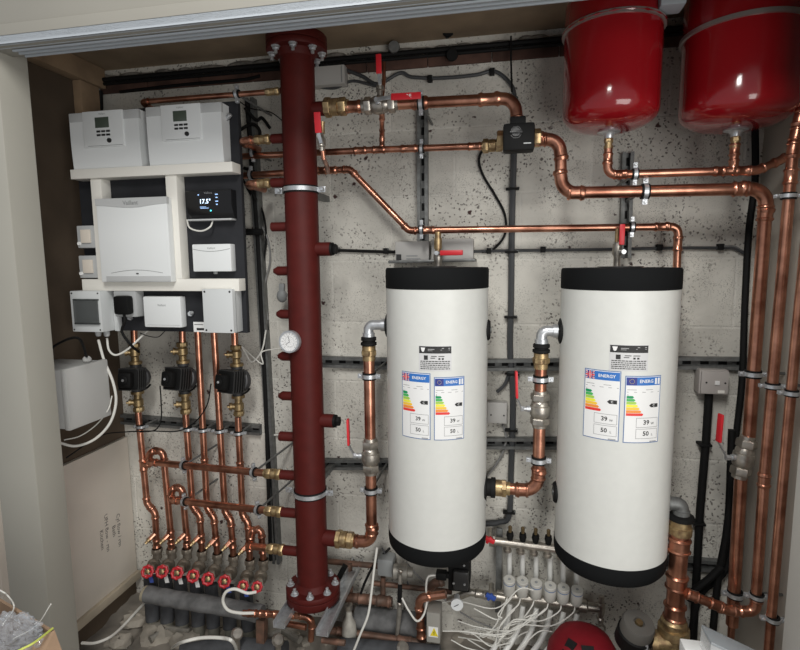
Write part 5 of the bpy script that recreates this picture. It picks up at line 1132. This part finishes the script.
# ---- underfloor manifold
YN = -0.07
u0 = V(495, 541, YN); u1 = V(574, 551, YN)
t = TH('manifold_bar', u0, 'upper nickel manifold bar between the cylinders', 'manifold'); rm = mm(4.2, u0); G().sweep([u0, u1], rm, 18).lathe(u0, u0-u1, [(0, rm*1.4), (0.02, rm*1.4)], 6).obj('bar', nickel, t)
for fx in (.06, .23, .40, .57, .74, .9): q = u0.lerp(u1, fx+.1); G().lathe(q, (0, 0, -1), [(0, rm*.8), (rm*1.5, rm*.8), (rm*1.6, rm*1.0), (rm*2.2, rm*1.0)], 12).obj('outlet', nickel, t)
l0 = V(497, 594, YN); l1 = V(584, 606, YN)
t = TH('manifold_bar', l0, 'lower nickel manifold bar under the row of white actuators', 'manifold'); G().sweep([l0, l1], rm*1.05, 18).lathe(l1, l1-l0, [(-0.02, rm*1.5), (0.006, rm*1.5), (0.012, rm*1.1), (0.05, rm*1.0)], 14).obj('bar', nickel, t)
t = TH('manifold_bracket', V(500, 540, -0.02), 'zinc upright bracket holding the left end of the manifold', 'bracket'); G().bar(V(499.5, 528, -0.035), V(498, 612, -0.035), 0.022, 0.010, (0, 1, 0), 0.002).obj('bracket', zinc_dull, t)
t = TH('manifold_end_valve', V(601, 610, YN), 'upright nickel drain valve at the right end of the lower manifold', 'valve')
q = V(601, 608, YN); G().lathe(q+Vector((0, 0, -0.06)), (0, 0, 1), [(0, 0.008), (0.02, 0.012), (0.025, 0.008), (0.05, 0.014), (0.075, 0.014), (0.08, 0.009), (0.105, 0.009)], 14).sweep([l1, q], 0.011, 12).obj('body', nickel, t)
G().torus(q+Vector((0, -0.01, -0.07)), (0, 1, 0), 0.014, 0.004, 18, 6).obj('ring_tap', nickel, t)
ax_ = [509, 522, 535.5, 549.5, 562.5, 576]; ay = [584, 585, 587, 590, 592, 594]
for i in range(6):
    xx = ax_[i]; yy = ay[i]; nmk = ['leftmost', 'second from left', 'third from left', 'fourth from left', 'fifth from left', 'rightmost'][i]
    tp = V(xx+1, yy-40, YN)
    if i < 4:
        q = V(510+12.8*i, 533+1.2*i, YN); t = TH('flow_meter', q, f'black and brass flow meter on the manifold, {["leftmost", "second from left", "third from left", "fourth from left"][i]}', 'flow meter')
        G().lathe(q, (0, 0, -1), [(-0.004, 0.011), (0.010, 0.013), (0.018, 0.011), (0.03, 0.009)], 14).obj('black_cup', rubber, t); G().lathe(q, (0, 0, 1), [(0.002, 0.006), (0.024, 0.007), (0.027, 0.004)], 12).obj('brass_top', brass_old, t)
    e = V(xx+0.5, yy-13, YN+0.02)
    tag(G().sweep([V(xx+0.5, 551+1.4*i, YN+0.02), e, V(xx-1, yy+12, YN+0.03)], 0.009, 12).obj('heating_tube', tubeclear), f'milky heating tube dropping between the manifold bars, {nmk}', 'tube')
    c = V(xx, yy+9, YN-0.02); r = mm(5.9, c); t = TH('valve_actuator', c, f'white round actuator on the lower manifold, {nmk} of six', 'actuator'); H = mm(19, c)
    ad = Vector((0, -0.28, 1)).normalized()
    G().lathe(c, ad, [(0, r*0.85), (0.004, r*0.98), (H*0.78, r), (H*0.79, r*0.98)], 20).obj('housing', mat('grey_white_plastic', (0.52, 0.51, 0.47), 0.5), t)
    G().lathe(c, ad, [(H*0.79, r*1.01), (H*0.84, r*1.01)], 20).obj('blue_ring', mat('actuator_blue', (0.08, 0.16, 0.34), 0.5), t)
    G().lathe(c, ad, [(H*0.84, r*1.0), (H*0.97, r*0.97), (H, r*0.86), (H, r*0.3), (H*0.985, r*0.28)], 20).obj('top', mat('grey_white_plastic', (0.52,)*3), t)
    G().lathe(c, ad, [(H*0.99, r*0.25), (H*1.005, r*0.2)], 10).obj('indicator', grey_mid, t)
    rg = random.Random(i)
    bxx = 509+ (xx-509)*0.35
    cable(f'thin white actuator lead hanging from the {nmk} white actuator', [V(xx-1, yy+11, YN-0.02), V(xx-4, yy+20, YN-0.04), V(xx-10-3*i, yy+30+rg.uniform(-3, 5), YN-0.06), V(bxx-14, 622+rg.uniform(-3, 6), YN-0.08), V(bxx-12-rg.uniform(0, 30), 640+rg.uniform(-6, 5), YN-0.08), V(bxx-30+rg.uniform(-16, 16), 636+rg.uniform(-8, 8), YN-0.09)], 0.0024, wcable, k=6)
    f = V(xx+1, 604+2*i, YN-0.01)
    tag(G().sweep(smooth([f, V(xx-2, 622+i, YN-0.03), V(xx-9, 638+i, YN-0.06), V(xx-20, 656, YN-0.10)], 6), 0.0095, 12).obj('heating_tube', tubeclear), f'white heating tube curving to the floor from the lower manifold, {nmk}', 'tube')
rg = random.Random(11)
for k in range(9):
    a = rg.uniform(440, 480); b = rg.uniform(520, 560); y0 = rg.uniform(600, 640)
    cable('thin white lead lying loose in the tangle below the manifold', [V(a, y0, -0.10-0.01*k), V(a+20, y0+rg.uniform(-4, 12), -0.11-0.01*k), V((a+b)/2+5, y0+rg.uniform(2, 18), -0.12-0.01*k), V(b-22, y0+rg.uniform(-14, 6), -0.12-0.01*k), V(b-8, y0-rg.uniform(4, 22), -0.11-0.01*k)], 0.0021, wcable, k=6, group='loose white leads in the tangle')
for k, (pp, lb) in enumerate((([(382, 548), (389, 560), (404, 575), (410, 590)], 'thin dark lead behind the left cylinder foot'), ([(406, 562), (420, 578), (436, 592), (452, 606)], 'thin brown lead running behind the pump feed'), ([(460, 612), (478, 622), (500, 630), (520, 634)], 'thin white lead from the thermometer towards the tangle'))):
    cable(lb, [V(x, y, -0.05) for x, y in pp], 0.003, gcable if k else dcable)
cable('white cable hanging on the wall right of the red header foot', [V(377, 548, -0.25), V(374, 570, -0.25), V(371.5, 592, -0.26), V(368, 615, -0.27), V(360, 635, -0.28), V(352, 655, -0.28)], 0.0040, wcable)
cable('black cable slanting behind the header foot down to the old pipe', [V(390, 548, -0.04), V(376, 562, -0.06), V(366, 580, -0.07), V(360, 596, -0.08)], 0.005, rubber)
t = TH('dark_bar', V(355, 604, -0.06), 'slanting dark bar behind the header foot', 'bar'); G().bar(V(345, 566, -0.12), V(325, 604, -0.12), 0.02, 0.02, (0, 1, 0)).obj('bar', black, t)
for (x, y, lb) in ((403, 648, 'bright metal cap at the bottom edge near the long old copper pipe'), (278, 640, 'bright foil scrap on the floor left of the header feet'), (237, 634, 'grey lump by the lagged pipe')):
    p = V(x, y, -0.33); t = TH('metal_scrap', p, lb, 'scrap'); G().lathe(p, (0.5, -0.4, 0.6), [(-0.012, 0.018), (0.0, 0.022), (0.008, 0.016)], 12).lathe(p, (0.0, 0.0, -1), [(0, 0.01), (max(0.01, p.z-FZ), 0.008)], 8).obj('scrap', nickel, t)
for (pp, lb) in (([(150, 640), (168, 629), (190, 632)], 'dull pipe offcut lying on rubble by the lagged drops'), ([(262, 640), (282, 630), (300, 640)], 'old lead pipe scrap under the flange feet')):
    tag(G().sweep([VZ(x, y, FZ+0.03) for x, y in pp], 0.014, 10).obj('pipe_offcut', mat('dusty_steel', (0.36,)*3)), lb, 'pipe')
# ---- right bottom: red bucket, black pump, tray
a = V(592, 632, -0.28)
p = V(583, 655, -0.24); p.z = FZ
t = TH('red_vacuum', p, 'red round machine hood with black slots under the right cylinder', 'machine')
R0 = mm(36, p); ztop = V(586, 633, -0.24).z-FZ
G().lathe(p, (0, 0, 1), [(0, R0*0.95), (ztop*0.55, R0), (ztop*0.75, R0*0.93), (ztop*0.92, R0*0.72), (ztop, R0*0.40)], 36).obj('hood', mat('dark_matt_red', (0.22, 0.010, 0.017), 0.6, 0, 0.15, 20, spec=0.2), t)
for (aa, w_) in ((0.05, 0.036), (-0.75, 0.03)):
    dx, dy = math.sin(aa), -math.cos(aa); q0 = p+Vector((dx*R0*0.46, dy*R0*0.46, ztop*0.985)); q1 = p+Vector((dx*R0*0.90, dy*R0*0.90, ztop*0.80)); G().bar(q0, q1, w_, 0.012, (dx, dy, 0.8)).obj('black_slot', rubber, t)
p = V(632, 650, -0.20); t = TH('grey_capped_pump', p, 'black cylinder shaped pump with grey round cap, left of the brass tee', 'pump')
ad = Vector((0.12, -0.35, 1)).normalized(); rr = mm(14, p)
p = V(632, 641, -0.31)
G().lathe(p, ad, [(0, rr*1.12), (0.045, rr*1.12), (0.05, rr)], 28).obj('body', black, t)
q = p+ad*0.048; G().lathe(q, ad, [(0, rr*1.02), (0.032, rr*1.02), (0.040, rr*0.94), (0.042, rr*0.35), (0.036, rr*0.30)], 28).obj('cap', mat('warm_grey_cap', (0.12, 0.112, 0.10), 0.6), t)
G().lathe(q, ad, [(0.034, rr*0.28), (0.044, rr*0.22)], 14).obj('bolt', brass_old, t)
sq = p+Vector((0.012, -rr*1.20, 0.018)); G().bar(sq+Vector((-0.018, 0, 0)), sq+Vector((0.018, 0, 0)), 0.004, 0.03, (0, 0, 1)).obj('label', zinc, t)
G().lathe((p.x, p.y, FZ), (0, 0, 1), [(0, 0.05), (0.015, 0.05), (0.02, 0.03), (max(0.03, p.z+0.01-FZ), 0.03)], 20).obj('foot', black, t)
# clear tray and white card at the lower right, standing in front
Yt = -0.62
q = [V(708, 624, Yt), V(756, 650, Yt+0.02)]
t = TH('clear_tray', V(735, 660, Yt), 'clear plastic tray with grey marks at the bottom right edge', 'tray')
cz0 = q[0].z; 
pA = V(706, 634, Yt); pB = V(775, 667, Yt); pC = V(706, 690, Yt)
G().bar(pA, pB, 0.06, 0.006, (0, 0, 1), 0.002).obj('rim', mat('clear_rim', (0.33, 0.36, 0.38), 0.15, 0, alpha=0.7), t)
dn_ = Vector((0, 0, -0.5))
G().prism([pA+Vector((0, -0.03, -0.003)), pB+Vector((0, -0.03, -0.003)), Vector((pB.x, pB.y-0.03, 0.001)), Vector((pA.x, pA.y-0.03, 0.001))], (0, 0.06, 0)).obj('side', clear, t)
g = G(); pm_ = pA.lerp(pB, 0.35)+Vector((0, -0.032, -0.02))
for k in range(5): g.bar(pm_+Vector((0.014*k, 0, -0.005*k)), pm_+Vector((0.014*k+0.008, 0, -0.005*k-0.004)), 0.001, 0.010, (0, 0, 1))
g.obj('print', grey_mid, t)
a, b, c, d = bx(682, 648, 705, 700, -0.60); tag(G().box((a, -0.61, 0.0), (b, -0.57, d), 0.003).obj('white_carton', paper), 'white carton corner beside the clear tray at the bottom edge', 'carton')
# cardboard box at the lower left, outside the opening
Yc = -1.03
cA = V(53, 630, Yc); zt = cA.z; cl = V(-60, 600, Yc).x
t = TH('cardboard_box', (cA.x-0.15, Yc-0.1, 0), 'open brown cardboard carton in the bottom left corner full of plastic wrap', 'carton')
bxr = cA.x; byf = Yc-0.16; byb = Yc+0.16; bxl = cl
kb = VZ(27, 612, zt)
g = G(); T_ = 0.006
# far right edge follows the photo: a skewed carton, corners on the floor plan
c00 = VZ(-75, 640, zt); c10 = VZ(53, 631, zt); c11 = VZ(24, 612, zt); c01 = VZ(-20, 590, zt); c11 = c10+(c01-c10)*0.45
c01 = VZ(-2, 598, zt); dirA = (c01-c10).normalized(); dirA.z = 0; dirB = Vector((-dirA.y, dirA.x, 0)); dirB = dirB if dirB.y < 0 else -dirB
W1, W2 = 0.42, 0.13
P0 = c10; P1 = c10+dirA*W1; P2 = P1+dirB*W2; P3 = P0+dirB*W2
for (u, v) in ((P0, P1), (P1, P2), (P2, P3), (P3, P0)):
    m0 = Vector((u.x, u.y, zt/2)); m1 = Vector((v.x, v.y, zt/2)); g.bar(m0, m1, T_, zt-0.002, (0, 0, 1))
g.obj('walls', card, t)
G().prism([Vector((q.x, q.y, 0.35)) for q in (P0, P1, P2, P3)], (0, 0, 0.01)).obj('false_floor', card, t)
G().prism([P0+Vector((0, 0, 0)), P3+Vector((0, 0, 0)), P3+Vector((0.04, -0.01, -0.14)), P0+Vector((0.03, 0.01, -0.14))], (0.004, 0, 0.003)).obj('flap', card, t)
g = G(); rg = random.Random(4); wc = (P0+P1+P2+P3)/4*0.22+P0*0.50+P3*0.28
from mathutils import noise as mnoise
nu, nv = 72, 40; vs = []; fs = []
for j in range(nv+1):
    for i in range(nu):
        th = PI*j/nv; ph = 2*PI*i/nu; d = Vector((math.sin(th)*math.cos(ph), math.sin(th)*math.sin(ph), math.cos(th)))
        rr_ = 0.047*(1+0.5*abs(mnoise.noise(d*2.2+Vector((5, 1, 2))))+0.28*abs(mnoise.noise(d*5.0))+0.14*abs(mnoise.noise(d*12.0))-0.2)
        vs.append(wc+Vector((d.x*rr_*1.25, d.y*rr_*0.8, d.z*rr_*0.9+0.004)))
for j in range(nv):
    for i in range(nu): i2 = (i+1) % nu; fs.append((j*nu+i, j*nu+i2, (j+1)*nu+i2, (j+1)*nu+i))
g.add(vs, fs)
tag(g.obj('plastic_wrap', mat('wrap_plastic', (0.55, 0.58, 0.62), 0.06, 0, alpha=0.30), None, 20), 'crumpled clear plastic wrap bulging out of the cardboard carton', 'plastic wrap')
cable('thin white string arching over the cardboard carton', [P1+Vector((0, 0, 0.02)), V(-4, 588, -1.0), V(8, 596, -1.0), V(14, 608, -1.0), wc+Vector((-0.02, 0, 0.03))], 0.0015, wcable)
cable('thin white straw leaning out of the carton', [wc, V(36, 626, -1.02), V(51, 604, -1.02)], 0.0012, wcable)
cable('yellow green cord lying over the carton edge', [P3+Vector((0.0, 0, 0.008)), V(20, 650, -1.1), V(35, 642, -1.08), P0+Vector((0, 0, 0.006))], 0.0022, tape)
# ================================================================== WALL ELECTRICS AND CABLES
a, b, c, d = bx(396, 241, 473.5, 262, -0.03)
t = TH('cylinder_wiring_box', ((a+b)/2, -0.02, c), 'long pale grey wiring box on the wall just above the left cylinder', 'wiring box')
g = G(); g.box((a, -0.045, c), (a+(b-a)*.44, -0.001, d), 0.004); g.obj('housing', mat('dusty_light_grey', (0.46, 0.45, 0.43), 0.5), t); G().box((a+(b-a)*.47, -0.045, c), (b, -0.001, d+0.006), 0.004).obj('second_housing', mat('dusty_light_grey', (0.46,)*3), t)
G().box((a+0.004, -0.0465, c+0.006), (a+0.022, -0.0448, c+0.028)).obj('black_label', ink, t); G().box((a+0.04, -0.0465, c+0.010), (a+0.09, -0.0448, c+0.014)).box((a+0.04, -0.0465, c+0.02), (a+0.08, -0.0448, c+0.024)).obj('print', grey_mid, t)
p0 = V(391, 262, -0.06); p1 = V(476, 260, -0.06)
tag(G().bar(p0, p1, 0.10, 0.010, (0, 0, 1), 0.004).obj('metal_shelf', zinc_dull), 'grey metal shelf plate under the wiring box above the left cylinder', 'shelf')
p = V(438, 232, YC2); q = Vector((c1_.x, YC2, zt1)); t = TH('cylinder_top_valve', p, 'brass valve with red lever on top of the left cylinder', 'valve')
zz0 = V(438, 266, YC2-0.02).z
G().lathe((p.x, YC2, p.z), (0, 0, -1), [(0, 0.011), (0.02, 0.010), (0.02, 0.013), (0.055, 0.013), (0.055, 0.010), (0.075, 0.010)], 16).obj('brass_tail', brass, t)
G().lathe((p.x, YC2, p.z-0.065), (0, 0, -1), [(0, 0.012), (0.015, 0.016), (0.035, 0.012), (abs(p.z-0.065-zt1), 0.011)], 16).obj('body', nickel, t)
lp = V(440, 253, YC2-0.04); G().bar(lp, V(463, 252.5, YC2-0.045), 0.010, 0.017, (0, 0, 1), 0.004).obj('lever_grip', lever, t); G().lathe((p.x, YC2-0.012, lp.z), (0, -1, 0), [(0, 0.008), (0.032, 0.007)], 12).obj('stem', zinc, t)
p = V(618, 229, YC2); t = TH('cylinder_top_valve', p, 'brass valve with red upright lever on top of the right cylinder', 'valve')
G().lathe((p.x, YC2, p.z), (0, 0, -1), [(0, 0.008), (0.045, 0.009), (0.045, 0.013), (0.075, 0.015), (0.085, 0.010), (abs(p.z-zt2)+0.002, 0.010)], 16).obj('body', nickel, t)
G().lathe((p.x-0.004, YC2-0.01, p.z), (0, 0, -1), [(0, 0.006), (0.04, 0.006)], 12).obj('brass_tail', brass, t)
G().bar(V(622.5, 224, YC2-0.04), V(621.5, 245, YC2-0.04), 0.016, 0.009, (0, 1, 0), 0.004).obj('lever_grip', lever, t); G().lathe((V(621, 251, YC2).x, YC2-0.012, V(621, 252, YC2).z), (0, -1, 0), [(0, 0.009), (0.03, 0.007)], 12).obj('stem', zinc, t)
# grey switch box right
a, b, c, d = bx(699, 370, 728.5, 394.5, -0.05); t = TH('spur_switch', ((a+b)/2, 0, c), 'grey surface switch box on the wall right of the right cylinder', 'switch box')
sw = mat('dusty_mauve_grey', (0.42, 0.39, 0.37), 0.5); G().box((a, -0.05, c), (b, -0.001, d), 0.005).obj('back_box', sw, t); G().box((a+0.004, -0.058, c+0.003), (b-0.002, -0.048, d-0.003), 0.003).obj('face_plate', sw, t)
G().box((a+(b-a)*.5, -0.062, c+(d-c)*.42), (a+(b-a)*.66, -0.057, c+(d-c)*.58), 0.001).obj('rocker', paper, t); G().box((a+(b-a)*.62, -0.060, c+(d-c)*.08), (a+(b-a)*.85, -0.0575, c+(d-c)*.2), 0.001).obj('fuse_slot', white_tr, t)
for f in (.22, .86): G().lathe((a+(b-a)*f, -0.058, (c+d)/2), (0, -1, 0), [(-0.001, 0.003), (0.0008, 0.003)], 10).obj('screw', ink, t)
tag(G().sweep([V(709, 393, -0.025), V(706, 440, -0.025), V(700, 510, -0.025), V(693, 640, -0.025)], 0.0125, 12).obj('conduit', rubber), 'thick black conduit dropping from the grey switch box', 'conduit')
cable('thick black cable hugging the right back corner', [V(755, 120, -0.03), V(755, 180, -0.03), V(749, 230, -0.03), V(745, 300, -0.03), V(742, 380, -0.03), V(735, 450, -0.03), V(729, 560, -0.03), V(700, 596, -0.03), V(688, 650, -0.03)], 0.0105, rubber)
cable('second black cable low in the right back corner', [V(732, 430, -0.05), V(728, 520, -0.05), V(718, 580, -0.05), V(712, 640, -0.05)], 0.012, rubber)
cable('black cable slanting off the corner above the brass tee', [V(722, 566, -0.06), V(710, 578, -0.06), V(695, 590, -0.06), V(688, 600, -0.06)], 0.012, rubber)
for (pp, r, m_, lb) in (
    ([(331, 250), (360, 251), (396, 252)], 0.0055, rubber, 'black cable clipped across from the header stub to the wiring box'),
    ([(474, 251.5), (520, 250.5), (600, 249.5), (680, 248), (722, 248), (733, 248), (744, 253)], 0.005, dcable, 'grey cable clipped level across the wall above the cylinders'),
    ([(720, 247), (733, 246.5), (745, 253)], 0.004, gcable, 'second thin grey cable curving into the right corner'),
    ([(346, 70), (362, 76), (378, 84), (400, 73), (412, 77), (440, 78), (475, 75), (492, 71), (503, 76), (512, 86), (515, 96)], 0.0062, dcable, 'dark grey cable running along the top of the wall over the large copper pipe'),
    ([(313, 86), (335, 88), (352, 81), (372, 85), (377, 86)], 0.005, dcable, 'dark cable drooping under the white box beside the red header'),
    ([(511, 36), (511, 60), (512, 92)], 0.003, rubber, 'thin black wire hanging from the ceiling above the actuator'),
    ([(515, 97), (514, 150), (512, 220), (511, 300), (510, 350), (513, 400), (511, 470), (509, 515), (500, 522), (484, 524)], 0.0105, dcable, 'thick grey cable running down the wall between the cylinders'),
    ([(509, 372), (505, 384), (497, 392)], 0.006, dcable, 'short dark cable spur above the left valve between the cylinders'),
    ([(500, 146), (490, 145), (483, 150), (479, 160), (483, 175), (495, 195), (504, 212), (506, 228), (502, 240), (492, 250), (482, 252)], 0.0042, rubber, 'thin black lead from the actuator curling down to the level cable'),
    ([(120, 45+47), (180, 85), (240, 80), (260, 76)], 0.006, rubber, 'black cable high on the wall behind the left controllers'),
    ([(503, 424), (506, 440), (500, 458), (486, 478)], 0.0042, gcable, 'pale cable falling from the small box beside the left cylinder'),
    ([(236, 160), (248, 190), (262, 210), (266, 240), (262, 280), (268, 330)], 0.004, rubber, 'black wire winding down beside the left upright channel'),
    ([(232, 96), (250, 108), (270, 112), (284, 122)], 0.002, rubber, 'thin wire sagging behind the header top'),
    ([(262, 226), (268, 240), (270, 262), (264, 290), (268, 320)], 0.0035, gcable, 'grey wire loop left of the red header stubs'),
    ([(266, 330), (262, 350), (252, 362), (245, 352), (240, 344)], 0.0030, wcable, 'pale wire curling between gauge and the large junction box'),
    ([(283, 348), (262, 352), (262, 364), (240, 345)], 0.0026, wcable, 'thin white wire from the gauge to the junction box'),
    ([(266, 410), (267, 425), (272, 434), (279, 435)], 0.0035, wcable, 'pale wire ending at the lowest small stub'),
    ([(660, 360), (672, 350), (690, 345)], 0.0, None, '')):
    if r: cable(lb, [V(x, y, -0.012 if r > 0.0031 else -0.05) for x, y in pp], r, m_)
# small cable clips
for i, (x, y, lb) in enumerate(((337, 250, 'left black cable clip on the cable by the header stub'), (386, 251, 'black cable clip just left of the wiring box'), (489, 251, 'black cable clip on the level cable right of the wiring box'), (543, 249.5, 'black cable clip on the level cable left of the right cylinder'), (659, 247.5, 'black cable clip on the level cable right of the upright channel'), (720, 247, 'black cable clip on the level cable near the right corner'),
    (430, 79, 'black cable clip on the top cable above the upright channel'), (492, 72, 'black cable clip on the top cable before its bend'), (512.5, 189, 'black cable clip on the thick grey cable above the stepped pipe'), (511.5, 252, 'black cable clip on the thick grey cable at the level cable'), (510.5, 317, 'black cable clip on the thick grey cable beside the left cylinder bung'), (513, 374, 'black cable clip on the thick grey cable below the wall channel'), (511, 430, 'black cable clip on the thick grey cable above the lower channel'), (509, 512, 'black cable clip low on the thick grey cable'), (703, 443, 'black clip on the conduit below the grey switch box'), (697, 521, 'lower black clip on the conduit below the grey switch box'))):
    p = V(x, y, -0.012); w_, h_ = (0.022, 0.008) if x in (512.5, 511.5, 510.5, 513, 511, 509, 703, 697) else (0.008, 0.020)
    if x in (703, 697): w_ = 0.019
    t = TH('cable_clip', p, lb, 'cable clip'); G().box((p.x-w_, -0.024 if x not in (703, 697) else -0.041, p.z-h_/2), (p.x+w_, -0.001, p.z+h_/2), 0.002).obj('saddle', rubber, t)
    G().lathe((p.x+w_*0.9, -0.020, p.z+h_*0.3), (0, 1, 0), [(0, 0.004), (0.015, 0.004)], 8).obj('nail', zinc_dull, t)
# white box beside the header top, small wall boxes
a, b, c, d = bx(311, 66, 345, 85, -0.04); t = TH('wall_box', ((a+b)/2, 0, c), 'white plastic box on the wall beside the top of the red header', 'box'); G().box((a, -0.045, c), (b, -0.001, d), 0.004).obj('housing', mat('dusty_light_grey', (0.46,)*3), t); G().box((b-0.012, -0.047, c+0.004), (b-0.009, -0.044, d-0.004)).obj('lid_seam', grey_mid, t)
a, b, c, d = bx(487, 403, 507, 424, -0.04); t = TH('wall_box', ((a+b)/2, 0, c), 'small grey socket box on the wall right of the left cylinder', 'box'); G().box((a, -0.035, c), (b, -0.001, d), 0.004).obj('housing', mat('dusty_light_grey', (0.46,)*3), t)
for f in (.2, .85): G().lathe((a+(b-a)*f, -0.035, c+(d-c)*.4), (0, -1, 0), [(-0.001, 0.003), (0.0008, 0.003)], 8).obj('screw', ink, t)
p = V(282, 296, -0.10); t = TH('probe_pocket', p, 'dark grey round sensor head left of the red header between two stubs', 'sensor'); G().sph(p, 0.020, (1, 0.7, 1.2), 14).bar(p+Vector((0, 0, 0.015)), p+Vector((0.002, 0, 0.045)), 0.02, 0.014, (0, 1, 0), 0.003).cyl(p, (p.x, -0.001, p.z), 0.006).obj('sensor_head', grey_mid, t)
# service cables along the top of the wall
for (ya, yb, r, lb) in ((47.5, 37, 0.009, 'thick black service cable along the wall top'), (52.5, 42, 0.006, 'thinner black cable just below the service cable at the wall top')):
    P = [V(100, ya+26-4, -0.03), V(320, ya+6, -0.03), V(500, ya-3, -0.03), V(565, ya-8, -0.03), V(700, ya-16, -0.03)]
    zf_ = V(500, ya-3, -0.03).z
    P = [Vector((q.x, q.y, zf_)) for q in P]; cable(lb, P, r, rubber)
for (x, y, lb) in ((394, 47, 'small grey pipe stub through the wall top left of centre'), (452, 55, 'dark hanger loop under the service cable'), (448, 31, 'dark rose fixing on the ceiling board')):
    p = V(x, y, -0.04); t = TH('wall_fixing', p, lb, 'fixing'); G().lathe(p, (0.2, -1, -0.1), [(-0.045, 0.012), (-0.01, 0.014), (0.0, 0.020), (0.006, 0.018), (0.006, 0.009)], 16).obj('fixing', zinc_dull if x == 394 else black, t)
# cable tray mess behind the board's right edge
for k, (pp, lb) in enumerate((([(245, 108), (256, 120), (262, 118), (270, 128)], 'black loop of wire high beside the left channel'), ([(240, 130), (252, 124), (260, 132), (256, 148)], 'black wire loop beside the second left stub'), ([(244, 168), (254, 172), (250, 186), (256, 200)], 'black wire tail beside the fourth left stub'), ([(243, 232), (252, 232), (262, 232)], 'dark flat lead crossing to the channel beside the thermostat'))):
    cable(lb, [V(x, y, -0.05) for x, y in pp], 0.006 if k < 3 else 0.012, rubber)
